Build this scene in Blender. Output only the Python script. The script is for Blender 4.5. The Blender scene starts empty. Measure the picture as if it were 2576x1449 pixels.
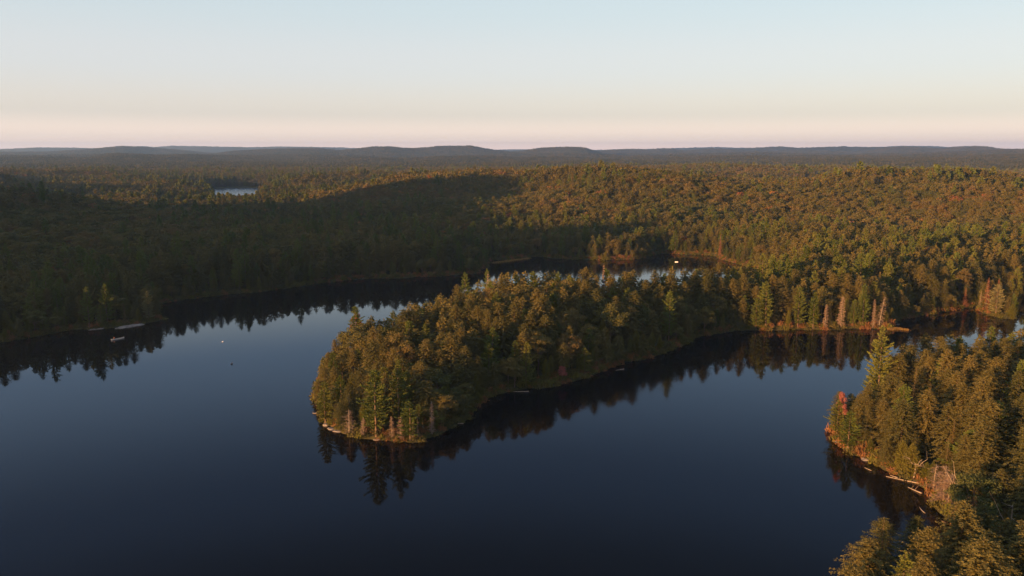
import bpy, math, random, sys
import numpy as np
from math import radians as R_, pi
from mathutils import Vector

# ------------------------------------------------------------------ camera, sky, sun, exposure
SC = bpy.context.scene
COL = SC.collection
W, H = 1024, 576
FPX = 788.0
CAMZ = 70.0
HOR = 150.0                                   # image row of the true horizon
PITCH = math.atan((H / 2 - HOR) / FPX)
cam_d = bpy.data.cameras.new("camera")
cam = bpy.data.objects.new("camera", cam_d)
COL.objects.link(cam)
cam_d.sensor_width = 36.0
cam_d.lens = FPX / W * 36.0
cam_d.clip_start = 1.0
cam_d.clip_end = 90000.0
cam.location = (0, 0, CAMZ)
cam.rotation_euler = (pi / 2 - PITCH, 0, 0)
SC.camera = cam

SUN_EL, SUN_A = 6.0, 50.0                     # elevation; angle from straight behind towards the left
SDIR = np.array([-math.sin(R_(SUN_A)), -math.cos(R_(SUN_A)), 0.0]) * math.cos(R_(SUN_EL))
SDIR[2] = math.sin(R_(SUN_EL))                # unit vector towards the sun
EXPOSURE = 1.85
SKY_STRENGTH = 0.15
SUN_STRENGTH = 5.0
SUN_COLOR = (1.0, 0.48, 0.155)
HAZE_DENSITY = 7.8e-5
HAZE_COLOR = (0.33, 0.57, .94)

world = bpy.data.worlds.new("World")
SC.world = world
world.use_nodes = True
nt = world.node_tree
nt.nodes.clear()
wo = nt.nodes.new("ShaderNodeOutputWorld")
bg = nt.nodes.new("ShaderNodeBackground")
sky = nt.nodes.new("ShaderNodeTexSky")
sky.sky_type = 'NISHITA'
sky.sun_disc = False
sky.sun_elevation = R_(SUN_EL)
sky.sun_rotation = math.atan2(SDIR[0], SDIR[1]) % (2 * pi)
sky.air_density = 1.0
sky.dust_density = 1.0
sky.ozone_density = 1.0
# evening grading of the sky by height above the horizon
tc = nt.nodes.new("ShaderNodeTexCoord")
sx = nt.nodes.new("ShaderNodeSeparateXYZ")
ramp = nt.nodes.new("ShaderNodeValToRGB")
ramp.color_ramp.interpolation = 'EASE'
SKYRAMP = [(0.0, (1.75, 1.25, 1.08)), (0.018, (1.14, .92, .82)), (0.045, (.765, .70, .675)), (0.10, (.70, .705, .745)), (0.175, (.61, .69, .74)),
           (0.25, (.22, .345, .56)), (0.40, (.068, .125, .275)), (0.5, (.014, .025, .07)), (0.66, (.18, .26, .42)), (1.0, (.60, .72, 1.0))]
els = ramp.color_ramp.elements
while len(els) < len(SKYRAMP):
    els.new(0.5)
for e, (p, c) in zip(els, SKYRAMP):
    e.position = p
    e.color = (*c, 1)
mixs = nt.nodes.new("ShaderNodeMix")
mixs.data_type = 'RGBA'
mixs.inputs[0].default_value = 0.9
scl = nt.nodes.new("ShaderNodeVectorMath"); scl.operation = 'SCALE'
scl.inputs['Scale'].default_value = SKY_STRENGTH * 2 ** EXPOSURE
nt.links.new(tc.outputs['Generated'], sx.inputs[0])
nt.links.new(sx.outputs[2], ramp.inputs[0])
nt.links.new(sky.outputs[0], scl.inputs[0])
nt.links.new(scl.outputs[0], mixs.inputs[6])
nt.links.new(ramp.outputs[0], mixs.inputs[7])
# the brighter, warmer side of the sky round the low sun
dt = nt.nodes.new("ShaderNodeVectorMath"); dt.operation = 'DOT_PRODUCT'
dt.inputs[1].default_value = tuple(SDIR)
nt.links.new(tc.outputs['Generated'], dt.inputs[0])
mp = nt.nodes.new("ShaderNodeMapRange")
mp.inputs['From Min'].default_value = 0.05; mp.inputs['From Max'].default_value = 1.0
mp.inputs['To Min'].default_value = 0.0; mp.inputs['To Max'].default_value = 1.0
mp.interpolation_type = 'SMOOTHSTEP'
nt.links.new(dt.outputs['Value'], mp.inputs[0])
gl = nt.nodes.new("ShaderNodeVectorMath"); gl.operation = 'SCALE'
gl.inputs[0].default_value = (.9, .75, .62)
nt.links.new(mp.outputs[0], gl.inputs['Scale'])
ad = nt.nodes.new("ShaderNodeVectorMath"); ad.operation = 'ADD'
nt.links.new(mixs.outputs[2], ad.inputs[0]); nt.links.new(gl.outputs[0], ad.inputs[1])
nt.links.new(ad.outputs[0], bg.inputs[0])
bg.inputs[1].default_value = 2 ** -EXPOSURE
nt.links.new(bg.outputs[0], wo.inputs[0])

sd = bpy.data.lights.new("sun", 'SUN')
sd.energy = SUN_STRENGTH
sd.angle = R_(0.6)
sd.color = SUN_COLOR
sun = bpy.data.objects.new("sun", sd)
COL.objects.link(sun)
sun.rotation_euler = Vector(SDIR).to_track_quat('Z', 'Y').to_euler()

SC.view_settings.view_transform = 'Standard'
SC.view_settings.look = 'None'
SC.view_settings.exposure = EXPOSURE
SC.view_settings.gamma = 1.0
SC.view_settings.use_curve_mapping = False
cy = SC.cycles
cy.max_bounces = 5
cy.diffuse_bounces = 2
cy.glossy_bounces = 2
cy.transmission_bounces = 3
cy.transparent_max_bounces = 4
cy.volume_bounces = 0
cy.use_denoising = True
cy.caustics_reflective = False
cy.caustics_refractive = False
cy.sample_clamp_indirect = 3.0

rng = np.random.default_rng(11)

# ------------------------------------------------------------------ small helpers
SCALE = 1024.0 / 2576.0                       # the photograph was measured at 2576 pixels across


def ray(px, py):
    c, s = math.cos(PITCH), math.sin(PITCH)
    x = (px - W / 2) / FPX
    y = -(py - H / 2) / FPX
    return np.array([x, c + y * s, -s + y * c])


def g(px, py, z=0.0):
    """plan position on the level z seen at measured pixel (2576 scale)"""
    d = ray(px * SCALE, py * SCALE)
    t = (z - CAMZ) / d[2]
    return (d[0] * t, d[1] * t)


def project(x, y, z):
    c, s = math.cos(PITCH), math.sin(PITCH)
    dz = z - CAMZ
    dep = y * c - dz * s
    up = y * s + dz * c
    dep = np.where(np.abs(dep) < 1e-3, 1e-3, dep)
    return W / 2 + FPX * x / dep, H / 2 - FPX * up / dep, dep


def mesh_np(name, verts, faces, mats, attr=None, mat_idx=None, smooth=False):
    """faces: (n,4) or (n,3) int array"""
    me = bpy.data.meshes.new(name)
    verts = np.asarray(verts, dtype=np.float32)
    faces = np.asarray(faces, dtype=np.int32)
    n, k = faces.shape
    me.vertices.add(len(verts))
    me.vertices.foreach_set("co", verts.ravel())
    me.loops.add(n * k)
    me.loops.foreach_set("vertex_index", faces.ravel())
    me.polygons.add(n)
    me.polygons.foreach_set("loop_start", np.arange(0, n * k, k, dtype=np.int32))
    me.polygons.foreach_set("loop_total", np.full(n, k, dtype=np.int32))
    if smooth:
        me.polygons.foreach_set("use_smooth", np.ones(n, dtype=bool))
    for m in mats:
        me.materials.append(m)
    if mat_idx is not None:
        me.polygons.foreach_set("material_index", np.asarray(mat_idx, dtype=np.int32))
    me.update(calc_edges=True)
    if attr is not None:
        a = me.attributes.new("tone", 'FLOAT', 'POINT')
        a.data.foreach_set("value", np.asarray(attr, dtype=np.float32))
    return me


def link(name, me, parent=None, loc=(0, 0, 0), rot=(0, 0, 0), scale=(1, 1, 1)):
    o = bpy.data.objects.new(name, me)
    COL.objects.link(o)
    o.location = loc
    o.rotation_euler = rot
    o.scale = scale
    if parent is not None:
        o.parent = parent
    return o


def tag(o, label=None, cat=None, group=None, kind=None):
    if label: o["label"] = label
    if cat: o["category"] = cat
    if group: o["group"] = group
    if kind: o["kind"] = kind
    return o


def unit(v):
    return v / np.maximum(np.linalg.norm(v, axis=-1, keepdims=True), 1e-9)


# ------------------------------------------------------------------ materials
def new_mat(name):
    m = bpy.data.materials.new(name)
    m.use_nodes = True
    m.node_tree.nodes.clear()
    return m, m.node_tree


def leaf_mat(name, cols, trans=0.18, patch=None):
    """cols: colour stops from dark to light; the stop is picked by a number of the tree, its place and the sprig"""
    m, t = new_mat(name)
    N, L = t.nodes, t.links
    out = N.new("ShaderNodeOutputMaterial")
    oi = N.new("ShaderNodeObjectInfo")
    at = N.new("ShaderNodeAttribute"); at.attribute_name = "tone"
    nz = N.new("ShaderNodeTexNoise"); nz.inputs['Scale'].default_value = 0.012; nz.inputs['Detail'].default_value = 3
    L.new(oi.outputs['Location'], nz.inputs['Vector'])
    a1 = N.new("ShaderNodeMath"); a1.operation = 'MULTIPLY_ADD'
    L.new(oi.outputs['Random'], a1.inputs[0]); a1.inputs[1].default_value = 0.62
    a2 = N.new("ShaderNodeMath"); a2.operation = 'MULTIPLY_ADD'
    L.new(nz.outputs[0], a2.inputs[0]); a2.inputs[1].default_value = 1.1; a2.inputs[2].default_value = -0.48
    L.new(a2.outputs[0], a1.inputs[2])
    a3 = N.new("ShaderNodeMath"); a3.operation = 'MULTIPLY_ADD'
    L.new(at.outputs['Fac'], a3.inputs[0]); a3.inputs[1].default_value = 0.35
    L.new(a1.outputs[0], a3.inputs[2])
    r = N.new("ShaderNodeValToRGB")
    e = r.color_ramp.elements
    while len(e) < len(cols): e.new(0.5)
    for i, (el, c) in enumerate(zip(e, cols)):
        el.position = i / (len(cols) - 1)
        el.color = (*c, 1)
    L.new(a3.outputs[0], r.inputs[0])
    d = N.new("ShaderNodeBsdfDiffuse"); tr = N.new("ShaderNodeBsdfTranslucent")
    L.new(r.outputs[0], d.inputs[0]); L.new(r.outputs[0], tr.inputs[0])
    mx = N.new("ShaderNodeMixShader"); mx.inputs[0].default_value = trans
    L.new(d.outputs[0], mx.inputs[1]); L.new(tr.outputs[0], mx.inputs[2])
    L.new(mx.outputs[0], out.inputs[0])
    return m


def noise_mat(name, cols, scale=1.0, rough=0.9, detail=4, bump=0.0):
    m, t = new_mat(name)
    N, L = t.nodes, t.links
    out = N.new("ShaderNodeOutputMaterial")
    b = N.new("ShaderNodeBsdfPrincipled")
    b.inputs['Roughness'].default_value = rough
    b.inputs['Specular IOR Level'].default_value = 0.2
    tcn = N.new("ShaderNodeTexCoord")
    nz = N.new("ShaderNodeTexNoise"); nz.inputs['Scale'].default_value = scale; nz.inputs['Detail'].default_value = detail
    L.new(tcn.outputs['Object'], nz.inputs['Vector'])
    r = N.new("ShaderNodeValToRGB")
    e = r.color_ramp.elements
    while len(e) < len(cols): e.new(0.5)
    for i, (el, c) in enumerate(zip(e, cols)):
        el.position = 0.3 + 0.4 * i / (len(cols) - 1)
        el.color = (*c, 1)
    L.new(nz.outputs[0], r.inputs[0]); L.new(r.outputs[0], b.inputs['Base Color'])
    if bump:
        bp = N.new("ShaderNodeBump"); bp.inputs['Strength'].default_value = bump; bp.inputs['Distance'].default_value = 0.1
        L.new(nz.outputs[0], bp.inputs['Height']); L.new(bp.outputs[0], b.inputs['Normal'])
    L.new(b.outputs[0], out.inputs[0])
    return m


M = {}
M['hemlock'] = leaf_mat("hemlock_needles", [(.042, .050, .022), (.084, .079, .029), (.122, .101, .036)])
M['pine'] = leaf_mat("pine_needles", [(.055, .082, .022), (.085, .110, .028), (.125, .130, .035)])
M['spruce'] = leaf_mat("spruce_needles", [(.045, .055, .024), (.075, .070, .028), (.115, .085, .035)])
M['cedar'] = leaf_mat("cedar_sprays", [(.050, .062, .018), (.090, .092, .022), (.120, .110, .028)])
M['maple'] = leaf_mat("broad_leaves", [(.045, .062, .024), (.080, .082, .030), (.115, .098, .034), (.125, .085, .036)], trans=.22)
M['red'] = leaf_mat("red_leaves", [(.15, .055, .05), (.22, .085, .075)], trans=.22)
M['rust'] = leaf_mat("rusty_needles", [(.16, .075, .04), (.22, .10, .06)])
M['twig'] = leaf_mat("bare_twigs", [(.15, .105, .08), (.24, .17, .13)], trans=.1)
M['pale'] = leaf_mat("pale_needles", [(.10, .11, .06), (.15, .15, .075), (.19, .175, .085)])
M['autumn'] = leaf_mat("turning_leaves", [(.12, .055, .03), (.17, .08, .04), (.21, .12, .04)])
M['bush'] = leaf_mat("shore_bushes", [(.10, .065, .03), (.16, .085, .04), (.20, .10, .05)])
M['bark'] = noise_mat("bark", [(.07, .05, .038), (.14, .10, .08)], 3.0)
M['grey_wood'] = noise_mat("weathered_wood", [(.13, .105, .085), (.27, .23, .19)], 4.0)
M['rock'] = noise_mat("granite", [(.09, .08, .075), (.20, .18, .165)], 0.6, 0.85, 6, 0.6)
M['reed'] = leaf_mat("reeds", [(.16, .11, .04), (.26, .17, .06)])


def terrain_mat():
    m, t = new_mat("forest_floor")
    N, L = t.nodes, t.links
    out = N.new("ShaderNodeOutputMaterial")
    b = N.new("ShaderNodeBsdfDiffuse")
    geo = N.new("ShaderNodeNewGeometry")
    n1 = N.new("ShaderNodeTexNoise"); n1.inputs['Scale'].default_value = 0.03; n1.inputs['Detail'].default_value = 8
    n1.inputs['Roughness'].default_value = 0.75
    L.new(geo.outputs['Position'], n1.inputs['Vector'])
    r1 = N.new("ShaderNodeValToRGB")
    for el, p, c in zip(r1.color_ramp.elements, (.35, .65), ((.026, .032, .016), (.070, .062, .030))):
        el.position = p; el.color = (*c, 1)
    L.new(n1.outputs[0], r1.inputs[0])
    L.new(r1.outputs[0], b.inputs[0])
    L.new(b.outputs[0], out.inputs[0])
    return m


M['floor'] = terrain_mat()
M['far'] = leaf_mat("distant_canopy", [(.022, .034, .018), (.052, .058, .028), (.095, .082, .036)])


def water_mat():
    m, t = new_mat("still_water")
    N, L = t.nodes, t.links
    out = N.new("ShaderNodeOutputMaterial")
    b = N.new("ShaderNodeBsdfPrincipled")
    b.inputs['Base Color'].default_value = (.002, .0025, .004, 1)
    b.inputs['Roughness'].default_value = 0.035
    b.inputs['IOR'].default_value = 1.33
    geo = N.new("ShaderNodeNewGeometry")
    nz = N.new("ShaderNodeTexNoise"); nz.inputs['Scale'].default_value = 0.9; nz.inputs['Detail'].default_value = 3
    n2 = N.new("ShaderNodeTexNoise"); n2.inputs['Scale'].default_value = 0.006; n2.inputs['Detail'].default_value = 2
    L.new(geo.outputs['Position'], nz.inputs['Vector']); L.new(geo.outputs['Position'], n2.inputs['Vector'])
    r = N.new("ShaderNodeValToRGB")
    r.color_ramp.elements[0].position = .45; r.color_ramp.elements[0].color = (.1, .1, .1, 1)
    r.color_ramp.elements[1].position = .62; r.color_ramp.elements[1].color = (1, 1, 1, 1)
    L.new(n2.outputs[0], r.inputs[0])
    mr = N.new("ShaderNodeMapRange"); mr.inputs['From Min'].default_value = .4; mr.inputs['From Max'].default_value = .65; mr.inputs['To Min'].default_value = .03; mr.inputs['To Max'].default_value = .085
    L.new(n2.outputs[0], mr.inputs[0]); L.new(mr.outputs[0], b.inputs['Roughness'])
    bp = N.new("ShaderNodeBump"); bp.inputs['Distance'].default_value = 0.012
    ms = N.new("ShaderNodeMath"); ms.operation = 'MULTIPLY'; ms.inputs[1].default_value = 0.8
    L.new(r.outputs[0], ms.inputs[0]); L.new(ms.outputs[0], bp.inputs['Strength'])
    L.new(nz.outputs[0], bp.inputs['Height']); L.new(bp.outputs[0], b.inputs['Normal'])
    L.new(b.outputs[0], out.inputs[0])
    return m


M['water'] = water_mat()

# ------------------------------------------------------------------ shoreline and terrain heights
main_shore = [(-1500, -400), (-500, -200), (-420, 60), (-300, 165), (-232, 246)] + \
    [g(*p) for p in [(0, 862), (100, 845), (180, 830), (250, 827), (350, 816), (411, 805), (392, 798), (378, 782), (385, 766),
                     (470, 754), (560, 742), (640, 735), (700, 728), (850, 708), (920, 701), (1000, 700), (1060, 697), (1110, 695), (1200, 688),
                     (1225, 672), (1232, 655), (1290, 653), (1350, 645), (1420, 652), (1500, 655), (1600, 652), (1660, 638), (1790, 643),
                     (1822, 655)]] + \
    [(152, 440), (122, 385), (95, 352), (60, 332), (10, 326), (-20, 314), (-32, 292), (-44, 282), (-54, 268), (-60, 248), (-58, 222), (-52, 207)] + \
    [g(*p) for p in [(812, 1062), (850, 1085), (900, 1100), (960, 1108), (1050, 1112), (1085, 1098), (1110, 1085), (1170, 1060), (1195, 1022),
                     (1250, 990), (1320, 980), (1400, 970), (1480, 945), (1530, 932), (1560, 915), (1650, 895), (1720, 868), (1760, 845),
                     (1850, 832), (2000, 830), (2100, 829), (2190, 826), (2240, 828), (2280, 831.5), (2245, 826), (2240, 812), (2270, 802),
                     (2330, 793), (2400, 779), (2470, 768), (2520, 752), (2576, 742), (2680, 734), (2800, 722)]] + \
    [(700, 430), (1500, 300), (4000, -500), (4000, 4000), (-4000, 4000), (-4000, -400)]
near_shore = [g(*p) for p in [(2093, 1092), (2108, 1112), (2130, 1130), (2200, 1168), (2260, 1195), (2320, 1225), (2350, 1250), (2352, 1278)]] + \
    [(84, 136), (80, 124), (66, 117), (51, 112), (41, 100), (35, 84), (30, 60), (60, 20), (400, 0), (600, 150), (300, 232), (200, 238), (160, 234),
     (132, 237), (113, 228), (101, 216), (92, 203), (84, 192)]
island = [g(*p) for p in [(2455, 781), (2500, 797), (2545, 804), (2558, 800), (2550, 790), (2500, 776), (2470, 774)]]
POLYS = [np.array(p) for p in (main_shore, near_shore, island)]


def inside(P, poly):
    x, y = P[:, 0], P[:, 1]
    c = np.zeros(len(P), bool)
    n = len(poly)
    for i in range(n):
        x0, y0 = poly[i]; x1, y1 = poly[(i + 1) % n]
        k = ((y0 > y) != (y1 > y))
        if abs(y1 - y0) < 1e-9: continue
        c ^= k & (x < (x1 - x0) * (y - y0) / (y1 - y0) + x0)
    return c


def seg_dist(P, poly):
    d = np.full(len(P), 1e9)
    n = len(poly)
    for i in range(n):
        a = poly[i]; b = poly[(i + 1) % n]
        ab = b - a
        t = np.clip(((P - a) @ ab) / max(ab @ ab, 1e-9), 0, 1)
        q = a + t[:, None] * ab
        d = np.minimum(d, np.hypot(P[:, 0] - q[:, 0], P[:, 1] - q[:, 1]))
    return d


GX0, GX1, GY0, GY1, GS = -720.0, 760.0, -250.0, 900.0, 2.5
gx = np.arange(GX0, GX1 + GS, GS); gy = np.arange(GY0, GY1 + GS, GS)
GXX, GYY = np.meshgrid(gx, gy)
GP = np.stack([GXX.ravel(), GYY.ravel()], 1)
sdf = np.full(len(GP), -1e9)
for po in POLYS:
    d_ = seg_dist(GP, po)
    sdf = np.maximum(sdf, np.where(inside(GP, po), d_, -d_))
# wobble of the waterline
sdf = sdf + 0.9 * np.sin(GP[:, 0] * .31 + 1.3 * np.sin(GP[:, 1] * .17)) * np.sin(GP[:, 1] * .27 + .6)
SDF = sdf.reshape(GXX.shape)


def shore_dist(x, y):
    fx = np.clip((x - GX0) / GS, 0, len(gx) - 1.001)
    fy = np.clip((y - GY0) / GS, 0, len(gy) - 1.001)
    i = fx.astype(int); j = fy.astype(int); u = fx - i; v = fy - j
    d = (SDF[j, i] * (1 - u) * (1 - v) + SDF[j, i + 1] * u * (1 - v) + SDF[j + 1, i] * (1 - u) * v + SDF[j + 1, i + 1] * u * v)
    # far pond
    a = math.atan2(-538, 1545)
    px_, py_ = 1335 * math.sin(a), 1335 * math.cos(a)
    e1 = (x - px_) * math.sin(a) + (y - py_) * math.cos(a)
    e2 = (x - px_) * math.cos(a) - (y - py_) * math.sin(a)
    wd = 50 + 18 * np.sin(e1 / 70.0) + np.where(e1 > 120, 40, 0)
    pond = (np.sqrt((e1 / 250.0) ** 2 + (e2 / wd) ** 2) - 1) * 62
    return np.minimum(d, pond)


nrm = np.random.default_rng(3)
WAVES = [(wl, nrm.uniform(0, 2 * pi), nrm.uniform(0, 2 * pi)) for wl in (1500, 1100, 800, 620, 480, 390, 300, 240, 190, 150, 120, 95)]


def fbm(x, y, lo=0, hi=None):
    s = 0
    for wl, a, ph in WAVES[lo:hi]:
        k = 2 * pi / wl
        s = s + wl / 1000.0 * np.sin(k * (x * math.cos(a) + y * math.sin(a)) + ph + 1.1 * np.sin(k * .6 * (x * math.sin(a) - y * math.cos(a))))
    return s


def sstep(a, b, x):
    t = np.clip((x - a) / (b - a), 0, 1)
    return t * t * (3 - 2 * t)


def zl(pts, off):                              # zoomed measurements -> (column, row) at 1024
    return [(off + x / 7.547, 138.67 + y / 7.547) for x, y in pts]


CREST = [(-900, 163)] + zl([(0, 185), (1000, 195), (1700, 215), (2576, 235)], 0) + zl([(600, 225), (1300, 205), (2000, 185), (2576, 178)], 341.3) + \
    zl([(1400, 190), (2000, 195), (2200, 208), (2576, 218)], 682.7) + [(1900, 166)]
FAR = [(-900, 148)] + zl([(0, 77), (260, 65), (540, 65), (700, 70), (1080, 53), (1170, 60), (1300, 50), (1600, 57), (1900, 62), (2100, 58), (2500, 64)], 0) + \
    zl([(0, 65), (200, 72), (560, 75), (680, 80), (1080, 83), (1300, 78), (1500, 78), (1860, 83), (2200, 78), (2576, 68)], 341.5) + \
    zl([(270, 60), (400, 66), (1000, 70), (1500, 60), (1640, 53), (1900, 55), (2000, 62), (2300, 72), (2576, 75)], 682.9) + [(1900, 147)]
LEFT7 = [(-900, 152)] + zl([(0, 112), (350, 110), (700, 90), (930, 68), (1100, 75), (1400, 100), (1650, 125), (1900, 150)], 0) + [(400, 160), (1900, 160)]
HILL6 = [(-900, 170), (200, 165)] + zl([(1500, 150), (1750, 105), (2000, 92), (2400, 86), (2570, 100)], 0) + \
    zl([(130, 88), (230, 75), (350, 72), (480, 83), (560, 83), (660, 78), (730, 68), (980, 66), (1080, 85), (1180, 100), (1280, 112), (1380, 106),
        (1480, 84), (1560, 79), (1700, 75), (1820, 78), (1880, 95), (1960, 118), (2050, 135), (2576, 135)], 341.3) + \
    zl([(300, 120), (560, 112), (760, 118), (1050, 135), (1600, 125), (2100, 108), (2576, 92)], 682.7) + [(1900, 150)]
HILL8 = [(-900, 170), (560, 160)] + zl([(1860, 100), (2000, 88), (2220, 80), (2330, 83), (2390, 72), (2440, 69), (2490, 71), (2540, 83), (2576, 88)], 341.3) + \
    zl([(60, 84), (200, 75), (350, 74), (500, 68), (680, 57), (760, 56), (850, 65), (1000, 62), (1200, 55), (1450, 60), (1800, 65), (1900, 72), (2080, 56), (2200, 58),
        (2280, 62), (2350, 75), (2576, 77)], 682.7) + [(1900, 152)]
MID4 = [(-900, 158)] + zl([(0, 150), (400, 152), (650, 160), (800, 130), (900, 123), (1200, 135), (1400, 131), (1700, 140), (2200, 150), (2576, 165)], 0) + \
    zl([(600, 160), (900, 150), (1500, 158), (2200, 152), (2576, 150)], 341.3) + zl([(500, 150), (1200, 148), (1900, 150), (2576, 130)], 682.7) + [(1900, 156)]
RIDGES = [(FAR, 12200, 1100, 900), (LEFT7, 7700, 900, 1100), (HILL6, 6400, 800, 900), (HILL8, 8800, 900, 1100), (MID4, 4400, 600, 600)]


def height(x, y):
    r = np.hypot(x, y)
    dep = np.maximum(y, 0.12 * r) * math.cos(PITCH) + 60 * math.sin(PITCH)
    col = W / 2 + FPX * x / dep
    d = shore_dist(x, y)
    # near and middle ground
    near = 3.0 + 6.5 * sstep(10, 130, d) + (5.0 + 7.0 * sstep(450, 800, r)) * fbm(x, y, 2, 10) * sstep(20, 200, d)
    near = near + 22 * np.exp(-(((x + 430) / 125) ** 2 + ((y - 600) / 160) ** 2))
    near = near + 10 * np.exp(-(((x + 40) / 200) ** 2 + ((y - 780) / 110) ** 2))
    near = near + 9 * np.exp(-(((x - 120) / 150) ** 2 + ((y - 770) / 100) ** 2))
    near = near * (1 - .6 * np.exp(-((x - 70) / 110) ** 2 - ((y - 550) / 65) ** 2))
    near = near + 9 * np.exp(-(((x - 330) / 260) ** 2 + ((y - 900) / 200) ** 2))
    pa = math.atan2(-538, 1545)
    v1 = (x - 960 * math.sin(pa)) * math.sin(pa) + (y - 960 * math.cos(pa)) * math.cos(pa)
    v2 = (x - 960 * math.sin(pa)) * math.cos(pa) - (y - 960 * math.cos(pa)) * math.sin(pa)
    near = near * (1 - .9 * np.exp(-((v1 + 80) / 290) ** 2 - (v2 / 85) ** 2))
    pen = np.exp(-(((x - 20) / 70) ** 2 + ((y - 270) / 60) ** 2))
    near = near + 4.0 * pen * sstep(4, 26, d)
    zc = 70 - (np.interp(col, *np.array(CREST).T) - HOR) / FPX * 2050 / np.maximum(np.cos(np.arctan2(x, np.maximum(y, 1))), .3) * 1.0 - 15.5
    tm = sstep(800, 1950, r)
    z = near * (1 - tm) + (zc + 9.0 * fbm(x, y, 2, 10) * (1 - .75 * sstep(1500, 1950, r))) * tm
    line = CAMZ - (np.interp(col, *np.array(CREST).T) + 1.2 * np.sin(col * .05) - HOR) / FPX * r * 1.02 - 19.5
    over = np.maximum(z - line, 0) * sstep(650, 900, r)
    z = z - over + 1.2 * np.tanh(over / 8)
    fall = sstep(2080, 3000, r)
    base = 4 + 13 * np.clip(fbm(x, y, 0, 6) * .45 + .5, 0, 1.5) * sstep(2500, 4000, r)
    z = z * (1 - fall) + base * fall
    ca = np.maximum(np.cos(np.arctan2(x, np.maximum(y, 1))), .3)
    rough = 0
    for pts, R0, s0, s1 in RIDGES:
        row = np.interp(col, *np.array(pts).T)
        top = 70 + (HOR - row) / FPX * R0 * ca - 7.0
        wob = R0 + 0.03 * R0 * np.sin(col * .021 + R0) + .015 * R0 * np.sin(col * .067 + R0 * .3)
        k = np.where(r < wob, np.exp(-((r - wob) / s0) ** 2), np.exp(-((r - wob) / s1) ** 2))
        z = np.maximum(z, base + (top - base) * k)
    # unseen wooded ridge shaped to keep the evening sun off the left shore
    t = np.clip(((x + 405) * -0.56 + (y - 218) * 0.83) / 225, 0, 1)
    qx, qy = -405 - .56 * 225 * t, 218 + .83 * 225 * t
    dr = np.hypot(x - qx, y - qy)
    z = z + (45 + 26 * t) * np.exp(-(dr / 108) ** 2) * sstep(0, 60, d)
    z = z + 46 * np.exp(-(((x + 298) / 48) ** 2 + ((y - 232) / 40) ** 2))  # extra bump out of view, added to block sun from the left bank
    z = np.maximum(z, 1.2)
    # bank
    bank = 0.9 * (1 - np.exp(-np.maximum(d, 0) / 0.9)) + np.maximum(z - .9, 0) * (1 - np.exp(-np.maximum(d, 0) / 28))
    return np.where(d > 0, bank, np.maximum(d * .3, -4))


def build_terrain():
    az_in = np.linspace(-39, 39, 1250)
    az_l = np.concatenate([np.linspace(-180, -75, 60, endpoint=False), np.linspace(-75, -39, 150, endpoint=False)])
    az_r = np.concatenate([np.linspace(39, 60, 60)[1:], np.linspace(60, 180, 60)[1:]])
    az = np.radians(np.concatenate([az_l, az_in, az_r]))
    rr = [25.0]
    while rr[-1] < 13400:
        r = rr[-1]
        rr.append(r * (1.0085 if r < 6000 else 1.0065) + (0.0 if r > 120 else .6))
    rr = np.array(rr)
    A, RR = np.meshgrid(az, rr)
    x = RR * np.sin(A); y = RR * np.cos(A)
    z = height(x.ravel(), y.ravel()).reshape(x.shape)
    far = sstep(5200, 6200, RR)
    z = z + far * (rng.uniform(-1, 1, z.shape) * 4.5 + 4.0 * np.sin(x / 23.0) * np.sin(y / 31.0))
    n, m = x.shape

    def part(i0, i1, name):
        V = np.stack([x[i0:i1].ravel(), y[i0:i1].ravel(), z[i0:i1].ravel()], 1)
        k = i1 - i0
        I = np.arange(k * m).reshape(k, m)
        F = np.stack([I[:-1, :-1].ravel(), I[:-1, 1:].ravel(), I[1:, 1:].ravel(), I[1:, :-1].ravel()], 1)[:, ::-1]
        return link(name, mesh_np(name, V, F, [M['floor']], smooth=(i0 == 0)))
    split = int(np.searchsorted(rr, 5600))
    o = part(0, split + 1, "ground"); tag(o, "forest floor and low banks around the lake", "ground", kind="structure")
    h = part(split, n, "hills"); tag(h, "blue-grey wooded hills along the horizon", "hills", kind="structure")


build_terrain()
lw = 2600.0
lake = link("lake", mesh_np("lake", [(-lw, -1200, 0), (lw, -1200, 0), (lw, lw, 0), (-lw, lw, 0)], [(0, 1, 2, 3)], [M['water']]))
pa_ = math.atan2(-538, 1545)
pc = np.array([1335 * math.sin(pa_), 1335 * math.cos(pa_)])
e1_ = np.array([math.sin(pa_), math.cos(pa_)]); e2_ = np.array([e1_[1], -e1_[0]])
PM, PT = new_mat("rippled_water")
po_ = PT.nodes.new("ShaderNodeOutputMaterial"); pb_ = PT.nodes.new("ShaderNodeBsdfPrincipled")
pb_.inputs['Base Color'].default_value = (.004, .005, .007, 1); pb_.inputs['Roughness'].default_value = .22; pb_.inputs['IOR'].default_value = 1.40
pn_ = PT.nodes.new("ShaderNodeTexNoise"); pn_.inputs['Scale'].default_value = .35; pn_.inputs['Detail'].default_value = 4
pg_ = PT.nodes.new("ShaderNodeNewGeometry"); PT.links.new(pg_.outputs['Position'], pn_.inputs['Vector'])
pp_ = PT.nodes.new("ShaderNodeBump"); pp_.inputs['Distance'].default_value = .45; pp_.inputs['Strength'].default_value = 1.0
PT.links.new(pn_.outputs[0], pp_.inputs['Height']); PT.links.new(pp_.outputs[0], pb_.inputs['Normal']); PT.links.new(pb_.outputs[0], po_.inputs[0])
pond = link("pond", mesh_np("pond", [(*(pc + e1_ * a + e2_ * b), .05) for a, b in ((-330, -150), (330, -150), (330, 150), (-330, 150))], [(0, 1, 2, 3)][:1], [PM]))
tag(pond, "small far pond rippled bright by the wind", "pond", kind="structure")
tag(lake, "calm dark blue lake mirroring the woods and sky", "lake", kind="structure")


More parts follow.
